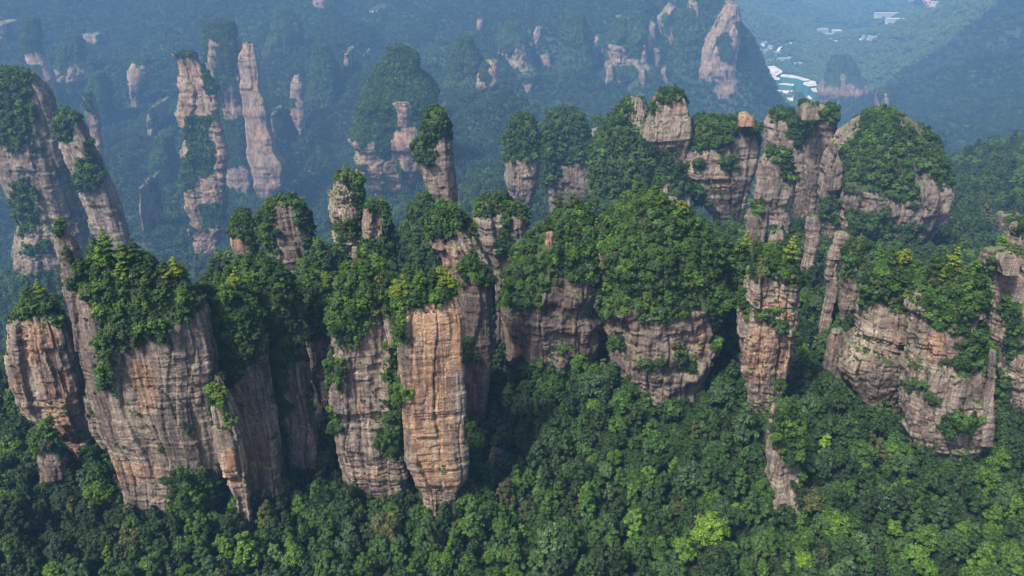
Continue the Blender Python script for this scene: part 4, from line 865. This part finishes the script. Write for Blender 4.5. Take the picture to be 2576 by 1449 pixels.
def pavilion():
    x, y, _ = at(1252, 1106, 246); z = float(terrain_z(np.array([x]), np.array([y]))[0]) + 3.2
    CLEAR.extend([(x, y, 4.4), (x - 2.0, y - 4.5, 4.0), (x - 3.0, y - 8, 3.2)])
    e = bpy.data.objects.new('pavilion', None); sc.collection.objects.link(e); e.location = (x, y, z); e.rotation_euler = (0, 0, R(-24))
    tag(e, 'small open timber pavilion with a dark tiled gable roof among the trees', 'pavilion')
    m = MB(); m.box(-3.2, 3.0, -1.6, 1.6, -7, 0.0); m.build('platform', STONE, e)
    m = MB(); m.gable(-2.5, 2.5, -1.75, 1.75, 2.5, 3.55, .14); m.build('roof', TILED, e)
    for px in (-2.1, 0, 2.1):
        for py in (-1.2, 1.2):
            m = MB(); m.box(px - .09, px + .09, py - .09, py + .09, 0.003, 2.37); m.build('post', WOODM, e)
    m = MB(); m.box(-2.0, 2.0, 1.0, 1.12, .35, .45); m.box(-2.0, 2.0, 1.0, 1.12, .8, .9); m.box(-2.0, 2.0, -1.16, -1.04, .35, .45); m.box(-2.0, 2.0, -1.16, -1.04, .75, .85); m.build('railing', WOODM, e)
    m = MB(); m.box(-1.9, 1.9, .55, .95, .38, .46); m.box(-1.7, -1.55, .6, .9, 0.004, .38); m.box(1.55, 1.7, .6, .9, 0.004, .38); m.build('bench', WOODM, e)
    st = MB()
    for k in range(9): st.box(-3.0 - .0 * k, -.2, -2.0 - .5 * k, -1.602 - .5 * k + .0, -7, -.32 * (k + 1))
    s = st.build('stone_steps', STONE, None, None); s.location = (x, y, z); s.rotation_euler = (0, 0, R(-24))
    tag(s, 'short flight of ochre stone steps climbing to the timber pavilion', 'steps')
pavilion()
def house(px, py, zg, wd, dp, h, rz, label, roof='gable', wall=WHITE, rows_=2, cols=5, name='house', extra=None):
    x, y, z = ground_hit(px, py); wd, dp, h = wd * 1.7, dp * 1.7, h * 1.5
    e = bpy.data.objects.new(name, None); sc.collection.objects.link(e); e.location = (x, y, z); e.rotation_euler = (0, 0, R(rz))
    tag(e, label, 'building', 'buildings in the far valley'); CLEAR.append((x, y, max(wd, dp) * .55 + 12)); CLEAR.append((x - 22 * x / y, y - 22, max(wd, dp) * .4 + 5))
    m = MB(); m.box(-wd / 2, wd / 2, -dp / 2, dp / 2, -16, h); m.build('wall', wall, e)
    if roof == 'gable': m = MB(); m.gable(-wd / 2 - 1, wd / 2 + 1, -dp / 2 - 1.2, dp / 2 + 1.2, h + .05, h + dp * .28, .4); m.build('roof', GREYR, e)
    else: m = MB(); m.box(-wd / 2 - .6, wd / 2 + .6, -dp / 2 - .6, dp / 2 + .6, h + .003, h + .8); m.build('roof', CONC if roof == 'flat' else GREYR, e)
    fh = h / rows_
    for i in range(rows_):
        for j in range(cols):
            cx_ = -wd / 2 + wd * (j + .5) / cols; ww = wd / cols * .3
            m = MB(); m.box(cx_ - ww, cx_ + ww, -dp / 2 - .12, -dp / 2 + .3, fh * i + fh * .3, fh * i + fh * .8); m.build('window', GLASSM, e)
    return e
VG = -487.0 * KF
H = house
H(1930, 158, VG, 26, 20, 7, 55, 'long grey roofed hall nearest the green netted building site')
H(1925, 132, VG, 30, 17, 8, 62, 'grey gabled house uphill of the long hall')
H(1922, 112, VG, 24, 15, 7, 50, 'small grey gabled house at the head of the lower hamlet')
H(1938, 121, VG, 18, 13, 7, -35, 'cream walled house wedged into the middle of the lower hamlet', wall=WARM)
H(1952, 137, VG, 22, 16, 8, 5, 'grey roofed house beside the hall, facing the woods')
H(1968, 152, VG, 36, 15, 8, 3, 'long white fronted house with a row of windows behind the building site', cols=8)
H(1988, 148, VG, 14, 12, 6, 10, 'white cube house at the end of the long white fronted house', roof='flat')
H(2008, 163, VG, 34, 16, 5, -4, 'low shed with a pinkish grey roof next to the woods', wall=WARM)
H(1910, 128, VG, 12, 10, 5, 40, 'tiny pale house against the massif flank', wall=WARM)
H(2068, 82, -484, 42, 22, 14, 0, 'big cream guesthouse with a wide roof in the upper hamlet', wall=WARM, rows_=3, cols=8)
H(2085, 92, -484, 30, 18, 11, 0, 'white guesthouse stepping down in front of the big cream one', rows_=3)
H(2104, 86, -484, 34, 26, 17, 4, 'tallest block of the upper hamlet, cream with a flat top', roof='flat', wall=WARM, rows_=4, cols=6)
H(2092, 103, -484, 26, 16, 8, 4, 'small terrace house below the tallest block')
H(2106, 107, -484, 20, 14, 7, -4, 'white lodge with flat roof lowest in the upper hamlet', roof='flat')
H(2160, 93, -480, 30, 14, 6, -14, 'low grey roofed lodge on the way to the hillside', wall=WARM)
H(2178, 97, -480, 26, 16, 8, -10, 'white lodge between two low grey roofs')
H(2194, 99, -480, 30, 16, 8, 0, 'last grey roofed lodge against the hillside')
H(2237, 42, -480, 120, 18, 17, -2, 'long white hotel with a red rimmed roof high up in the valley', roof='flat', rows_=4, cols=18, name='hotel')
H(2258, 55, -480, 90, 18, 13, -2, 'second white hotel wing with rows of dark windows below the long one', roof='flat', rows_=3, cols=14, name='hotel')
H(2215, 50, -480, 36, 20, 14, -12, 'white hotel annexe with an arcade beside the lower wing', roof='flat', rows_=3, cols=6, name='hotel')
H(2300, 8, -470, 60, 20, 12, 0, 'unfinished red brick building on the bare orange earth', roof='flat', wall=EARTH, rows_=2, cols=8)
H(2352, 10, -470, 24, 14, 8, 0, 'small white building beyond the bare orange earth', roof='flat')
H(952, 38, -200, 42, 12, 8, 4, 'lone long white house with arched ends high on the blue slope', rows_=1, cols=5)
# building site: floors wrapped in green netting, poured slabs on top
def zpt(zx, zy): return (1887 + zx * .0781, 138.4 + zy * .0781)
def block(label, poly, h, inner=True):
    h *= 2.0; pts = [on_plane(*zpt(*p), VG + h)[:2] for p in poly]; cx_ = sum(p[0] for p in pts) / len(pts); cy_ = sum(p[1] for p in pts) / len(pts)
    q = [(p[0] - cx_, p[1] - cy_) for p in pts]
    e = bpy.data.objects.new('building_shell', None); sc.collection.objects.link(e); e.location = (cx_, cy_, VG)
    tag(e, label, 'construction', 'netted shells of the building site')
    CLEAR.append((cx_, cy_, max(math.hypot(*p) for p in q) + 12))
    m = MB(); m.prism(q, -14, h - 2.2); m.build('netting', TEAL, e)
    m = MB(); m.prism([(a * 1.015, b * 1.015) for a, b in q], h - 2.197, h - .9); m.build('roof_slab', SAND, e)
    if inner:
        m = MB(); m.prism([(a * .72, b * .72) for a, b in q], h - .897, h + .5); m.build('formwork', DECK, e)
        m = MB(); m.prism([(a * .45 + 2, b * .45) for a, b in q], h + .503, h + 2.2); m.build('stair_head', SAND, e)
    for k in range(6):
        a, b = q[k % len(q)]; m = MB(); m.box(a * .85 - .3, a * .85 + .3, b * .85 - .3, b * .85 + .3, h - .89, h + 2.6); m.build('column_stub', DECK, e)
block('largest netted shell with a stepped white slab, closest to the hamlet', [(300, 400), (760, 340), (1030, 500), (1030, 550), (830, 660), (700, 600), (430, 450)], 16)
block('curved fronted netted shell standing before the largest one', [(400, 600), (500, 560), (800, 670), (960, 740), (940, 790), (680, 790), (530, 690)], 26)
block('long netted shell with pinkish formwork on its slab', [(970, 680), (1030, 615), (1380, 640), (1900, 780), (1940, 808), (1700, 812), (1500, 745)], 30)
block('low narrow netted wing with a bright rim below the long shell', [(908, 930), (950, 892), (1412, 930), (1398, 982)], 15)
block('many sided netted tower with a ring of walls on its slab', [(1710, 930), (1745, 832), (1950, 815), (2100, 840), (2125, 930), (2170, 970), (1900, 1000)], 26)
block('last netted shell beside the dark butte, white irregular slab', [(1940, 1070), (2130, 1030), (2330, 1090), (2220, 1180), (2060, 1180)], 20)
def sheet(name, poly, z, mat, label, kind='structure', conv=zpt):
    if kind == 'patch': pts = [ground_hit(*p) for p in poly]; z = max(p[2] for p in pts) + 1; kind = 'structure'
    else: pts = [on_plane(*conv(*p), z) for p in poly]
    m = MB()
    A = sum(pts[i][0] * pts[(i + 1) % len(pts)][1] - pts[(i + 1) % len(pts)][0] * pts[i][1] for i in range(len(pts)))
    if A < 0: pts = pts[::-1]
    m.prism([p[:2] for p in pts], z - 25, z); o = m.build(name, mat); tag(o, label, kind=kind)
    cx_ = sum(p[0] for p in pts) / len(pts); cy_ = sum(p[1] for p in pts) / len(pts)
    return [(p[0], p[1]) for p in pts]
NOTREE = [sheet('construction_yard', [(650, 1050), (900, 1130), (1500, 1150), (1560, 1190), (1380, 1500), (1260, 1460), (1080, 1290), (680, 1120)], VG + 3.0, SAND, 'bare pale ground of the building site'),
          sheet('haul_road', [(1700, 1180), (1900, 1250), (2000, 1400), (1950, 1500), (1880, 1400), (1640, 1240)], VG + 2.6, SAND, 'pale track past the netted shells'),
          sheet('bare_earth', [(2262, 12), (2300, 4), (2345, 12), (2370, 22), (2362, 27), (2330, 20), (2268, 21)], -470, EARTH, 'scraped orange earth high in the valley', kind='patch', conv=lambda a, b: (a, b))]
def road(name, label, path, wd):
    pts = []
    for (a, b), (c, d) in zip(path[:-1], path[1:]):
        for k in range(6): pts.append(ground_hit(a + (c - a) * k / 6, b + (d - b) * k / 6))
    pts = np.array(pts); t = np.gradient(pts[:, :2], axis=0); t /= np.linalg.norm(t, axis=1)[:, None] + 1e-9; nrm = np.stack([-t[:, 1], t[:, 0]], 1)
    V = []
    for (x, y, z), q in zip(pts, nrm):
        for s_ in (-1, 1):
            xx, yy = x + q[0] * wd / 2 * s_, y + q[1] * wd / 2 * s_
            V.append((xx, yy, float(terrain_z(np.array([xx]), np.array([yy]))[0]) + 1.2))
        CLEAR.append((x, y, wd * .5 + 7))
    n2 = len(pts); F = [(2 * i, 2 * i + 1, 2 * i + 3, 2 * i + 2) for i in range(n2 - 1)]
    tag(link(name, mesh_np(name, V, F, [SAND])), label, kind='structure')
road('valley_road', 'pale road winding between the hamlets of the far valley', [(1944, 150), (1962, 120), (1990, 108), (2040, 118), (2078, 112), (2120, 104), (2150, 98), (2185, 104), (2215, 84), (2262, 62)], 14)
for p_ in NOTREE:
    for k in range(24):
        i = k % len(p_); t = (k // len(p_)) / 3; cx_ = sum(a for a, b in p_) / len(p_); cy_ = sum(b for a, b in p_) / len(p_)
        CLEAR.append((p_[i][0] * (1 - t) + cx_ * t, p_[i][1] * (1 - t) + cy_ * t, 18))
def scatter(d0, d1, sp, azm=R(39)):
    """jittered grid in the ring between two distances"""
    n1 = int(2 * d1 * math.sin(azm) / sp); xs = (np.arange(n1) - n1 / 2) * sp; ys = np.arange(d0 * math.cos(azm) - sp, d1, sp)
    X, Y = np.meshgrid(xs, ys); X = X + (np.arange(len(ys))[:, None] % 2) * sp / 2
    X = (X + rp.uniform(-.42, .42, X.shape) * sp).ravel(); Y = (Y + rp.uniform(-.42, .42, Y.shape) * sp).ravel()
    D = np.hypot(X, Y); A = np.arctan2(X, Y); k = (D >= d0) & (D < d1) & (np.abs(A) < azm); X, Y = X[k], Y[k]
    Z = terrain_z(X, Y); qx, qy = project(X, Y, Z + 6)
    k = seen(X, Y, Z) & (qx > -140 - 300 * (Y < 700)) & (qx < W0 + 140 + 300 * (Y < 700)) & (qy > -90) & (qy < H0 + 170) & ~inside_rock(X, Y)
    for cx_, cy_, cr_ in CLEAR: k &= (X - cx_) ** 2 + (Y - cy_) ** 2 > cr_ ** 2
    return X[k], Y[k], Z[k], qx[k], qy[k]
X, Y, Z, QX, QY = scatter(120, 420, 5.0, R(50))
# how open each spot is: drop what stands hidden behind the front pillars is not needed, only the largest in view become single trees
def hidden(X, Y, Z):
    """true where a pillar stands between the camera and the crown"""
    m = np.zeros(len(X), bool)
    for p in PILLARS:
        if p['D'] > 330: continue
        t = (p['y']) / np.maximum(Y, 1); xx = X * t; zz = (Z + 9) * t
        m |= (t < .97) & (np.abs(xx - p['x']) < p['a'] * .95) & (zz < p['top'])
    return m
hid = hidden(X, Y, Z)
inframe = (QX > 20) & (QX < W0 - 20) & (QY > 300) & (QY < H0 + 5) & ~hid
dist = np.sqrt(X ** 2 + Y ** 2 + Z ** 2)
cand = np.nonzero(inframe)[0]
cand = cand[np.argsort(dist[cand])][:300]
ORD = ['', 'second ', 'third ', 'fourth ', 'fifth ', 'sixth ', 'seventh ', 'eighth ', 'ninth ', 'tenth ', 'eleventh ', 'twelfth ', 'thirteenth ', 'fourteenth ', 'fifteenth ', 'sixteenth ', 'seventeenth ', 'eighteenth ', 'nineteenth ', 'twentieth ']
LAND = [('the foot of the leaning pillar', 210, 1170), ('the foot of the broad slab', 400, 1300), ('the foot of the shaggy pillar', 770, 1240), ('the foot of the orange tower', 1110, 1265),
        ('the small pavilion', 1252, 1110), ('the cliffs of the smaller dome', 1380, 1000), ('the cliffs of the largest dome', 1680, 1050), ('the foot of the isolated pinnacle', 1975, 1280), ('the foot of the bulging tower', 2410, 1190), ('the jagged flakes', 2200, 1060),
        ('the bottom corner below the slab', 120, 1449), ('the bottom corner below the bulging tower', 2480, 1449), ('the bottom edge under the orange tower', 1000, 1449), ('the bottom edge under the domes', 1600, 1449), ('the bottom edge under the slab', 560, 1449), ('the bottom edge under the pinnacle', 2050, 1449)]
SPEC = [(1735, 1010, 'lime green'), (1780, 1015, 'lime green'), (1780, 1345, 'lime green'), (1850, 1380, 'lime green'), (2005, 1410, 'lime green'), (190, 1420, 'pale green'), (240, 1310, 'lime green'), (1495, 950, 'olive brown'), (720, 1390, 'pale green'), (965, 1350, 'olive brown'), (1290, 1280, 'fresh green')]
lab = {}; rows = []
for i in cand:
    near = int(np.argmin([math.hypot(QX[i] - l[1], QY[i] - l[2]) for l in LAND]))
    t = tint_near(0)
    for sx, sy, st_ in SPEC:
        if math.hypot(QX[i] - sx, QY[i] - sy) < 22: t = st_
    rows.append([i, near, t, math.hypot(QX[i] - LAND[near][1], QY[i] - LAND[near][2])])
grp = {}
for r in rows:
    r.append(2 if r[2] == 'lime green' else int(rp.integers(0, 10)))
    grp.setdefault((r[1], r[2], 'narrow' if r[4] > 4 else 'round'), []).append(r)
def leaf_tree(protos, pi, loc, rz, s, tint, label, cat, group, name):
    e = bpy.data.objects.new(name, None); sc.collection.objects.link(e); e.location = loc; e.rotation_euler = (rp.normal() * .07, rp.normal() * .07, rz); e.scale = s
    tag(e, label, cat, group)
    for nm, me in (('crown', protos[pi][0]), ('trunk', protos[pi][1])):
        o = bpy.data.objects.new(nm, me); sc.collection.objects.link(o); o.parent = e
        if nm == 'crown': o['tint'] = [float(x) for x in tint]
    return e
for (ln_, t, shape), rr_ in grp.items():
    rr_.sort(key=lambda r: r[3])
    for k, r in enumerate(rr_):
        i = r[0]; pi = r[4]; s = rp.choice([.68, .9, 1.08, 1.4], p=[.25, .35, .28, .12]) * rp.uniform(.9, 1.12)
        tt_ = np.array(TINTS[t]) * rp.uniform(.62, 1.0)
        leaf_tree(BROAD, pi, (X[i], Y[i], Z[i] - .3), rp.uniform(0, 6.28), (s, s, s * rp.uniform(.9, 1.15)), tt_,
                  '%s %s tree, %snearest such to %s' % (t, shape, ORD[min(k, 19)], LAND[ln_][0]), 'tree', 'broadleaf trees of the near forest', 'broadleaf_tree')
rest = np.ones(len(X), bool); rest[cand] = False
Xr, Yr, Zr = X[rest], Y[rest], Z[rest]; n_ = len(Xr)
Xa, Ya, Za, _, _ = scatter(420, 800, 6.2); Xb, Yb, Zb, _, _ = scatter(800, 1500, 9.6)
X2, Y2, Z2 = np.r_[Xa, Xb], np.r_[Ya, Yb], np.r_[Za, Zb]
ALLT = np.array([TINTS[k] for k in TINTS]); PR = np.array([.32, .36, .18, .08, .006, .045, .035]); PR /= PR.sum()
XX, YY, ZZ_ = np.r_[Xr, X2], np.r_[Yr, Y2], np.r_[Zr, Z2]; n_ = len(XX)
patch = fbm(XX / 40, YY / 40, 0 * XX, 33, 2)
def tints(n, patch):
    c = rp.choice(7, n, p=PR); own = np.array([0, 2, 1, 0, 1, 3, 0])[np.clip(((patch * 1.6 + .5) * 7).astype(int), 0, 6)]     # stands of one kind
    c = np.where(rp.random(n) < .42, own, c)
    t = ALLT[c] * rp.uniform(.85, 1.15, (n, 1)) * (.76 + .3 * patch)[:, None]
    return t
s = rp.choice([.68, .9, 1.08, 1.4], n_, p=[.25, .35, .28, .12]) * rp.uniform(.9, 1.12, n_)
s = s * (1 + .75 * np.clip((np.hypot(XX, YY) - 500) / 900, 0, 1))
stuff('forest', 'unbroken broadleaf forest between and behind the pillars', [b[2] for b in BROAD], np.stack([XX, YY, ZZ_ - .4], 1), rp.uniform(0, 6.28, n_), np.stack([s, s, s * rp.uniform(.85, 1.2, n_)], 1), tints(n_, patch), rp.integers(0, 10, n_))
_X, _Y, _Z, _, _ = scatter(120, 420, 3.4, R(50)); _n2 = len(_X)
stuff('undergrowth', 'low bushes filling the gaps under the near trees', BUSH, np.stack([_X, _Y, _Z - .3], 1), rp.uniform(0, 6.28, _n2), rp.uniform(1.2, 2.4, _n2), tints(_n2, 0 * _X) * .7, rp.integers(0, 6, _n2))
X3, Y3, Z3, _, _ = scatter(1500, 3800, 13.0); X4, Y4, Z4, _, _ = scatter(3800, 8800, 20.0)
XX, YY, ZZ_ = np.r_[X3, X4], np.r_[Y3, Y4], np.r_[Z3, Z4]; n_ = len(XX)
s = rp.uniform(.75, 1.35, n_) * np.r_[np.full(len(X3), 1.85), np.full(len(X4), 2.7)]
patch = fbm(XX / 140, YY / 140, 0 * XX, 34, 3)
tn_ = tints(n_, patch) * .75 * rp.uniform(.6, 1.3, (n_, 1))
pale = (XX > 1300) & (YY > 3900); tn_[pale] = (tn_[pale] * .6 + np.array([.13, .18, .06]) * .4) * 1.45     # sunlight on the woods round the hamlets, painted into their tints
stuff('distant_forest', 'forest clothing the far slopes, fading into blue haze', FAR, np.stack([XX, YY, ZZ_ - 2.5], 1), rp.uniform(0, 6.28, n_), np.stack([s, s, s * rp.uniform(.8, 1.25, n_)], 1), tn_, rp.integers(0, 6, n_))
print('forest', len(Xr), len(X2), len(X3), len(X4), round(time.time() - T0, 1))
# ---- pines on the pillar tops: the 300 nearest are single trees, the rest one mass
PTINT = {'dark green': (.03, .065, .014), 'bright green': (.062, .125, .014), 'yellow green': (.11, .155, .016)}
PN = []
for (pid, x, y, z, s_) in PINES:
    PN.append([math.sqrt(x * x + y * y + z * z) / s_, pid, x, y, z, s_, list(PTINT)[rp.choice(3, p=[.4, .38, .22])]])
PN.sort(key=lambda r: r[0])
single, mass = PN[:300], PN[300:]
g2 = {}
for r in single: g2.setdefault((r[1], r[6]), []).append(r)
for (pid, t), rr_ in g2.items():
    rr_.sort(key=lambda r: -r[4]); short = ' '.join(PILLARS[pid]['label'].replace(',', '').split()[:6])
    for k, r in enumerate(rr_):
        s_ = r[5] * 1.08; tt_ = np.array(PTINT[t]) * rp.uniform(.85, 1.15)
        lb = '%s layered pine, %shighest such on the %s' % (t, ORD[min(k, 19)], short)
        lb = ' '.join(lb.split()[:16])
        leaf_tree(PINE, int(rp.integers(0, 6)), (r[2], r[3], r[4]), rp.uniform(0, 6.28), (s_, s_, s_), tt_, lb, 'pine', 'pines growing on the pillars', 'pine_tree')
if mass:
    M = np.array([[r[2], r[3], r[4], r[5]] for r in mass]); tt_ = np.array([PTINT[r[6]] for r in mass]) * rp.uniform(.85, 1.15, (len(M), 1))
    stuff('pine_woods', 'smaller pines crowding the tops of the pillars behind', [p[2] for p in PINE], M[:, :3], rp.uniform(0, 6.28, len(M)), M[:, 3] * 1.08, tt_, rp.integers(0, 6, len(M)))
print('trees done', round(time.time() - T0, 1))
# ------------------------------------------------------------------ haze: one closed box of even air
hb = MB(); hb.box(-8500, 8500, -400, 9900, ZMIN - 12, 12)
hm = bpy.data.materials.new('haze'); hm.use_nodes = True; ht = hm.node_tree
for q in list(ht.nodes): ht.nodes.remove(q)
ho = ht.nodes.new('ShaderNodeOutputMaterial'); pv = ht.nodes.new('ShaderNodeVolumePrincipled')
pv.inputs['Density'].default_value = HAZE_DENSITY; pv.inputs['Color'].default_value = (*HAZE_COLOR, 1); pv.inputs['Anisotropy'].default_value = 0.0
ht.links.new(pv.outputs[0], ho.inputs['Volume'])
tag(hb.build('haze', hm), 'blue summer haze filling the valleys', kind='stuff')
print('done', round(time.time() - T0, 1))
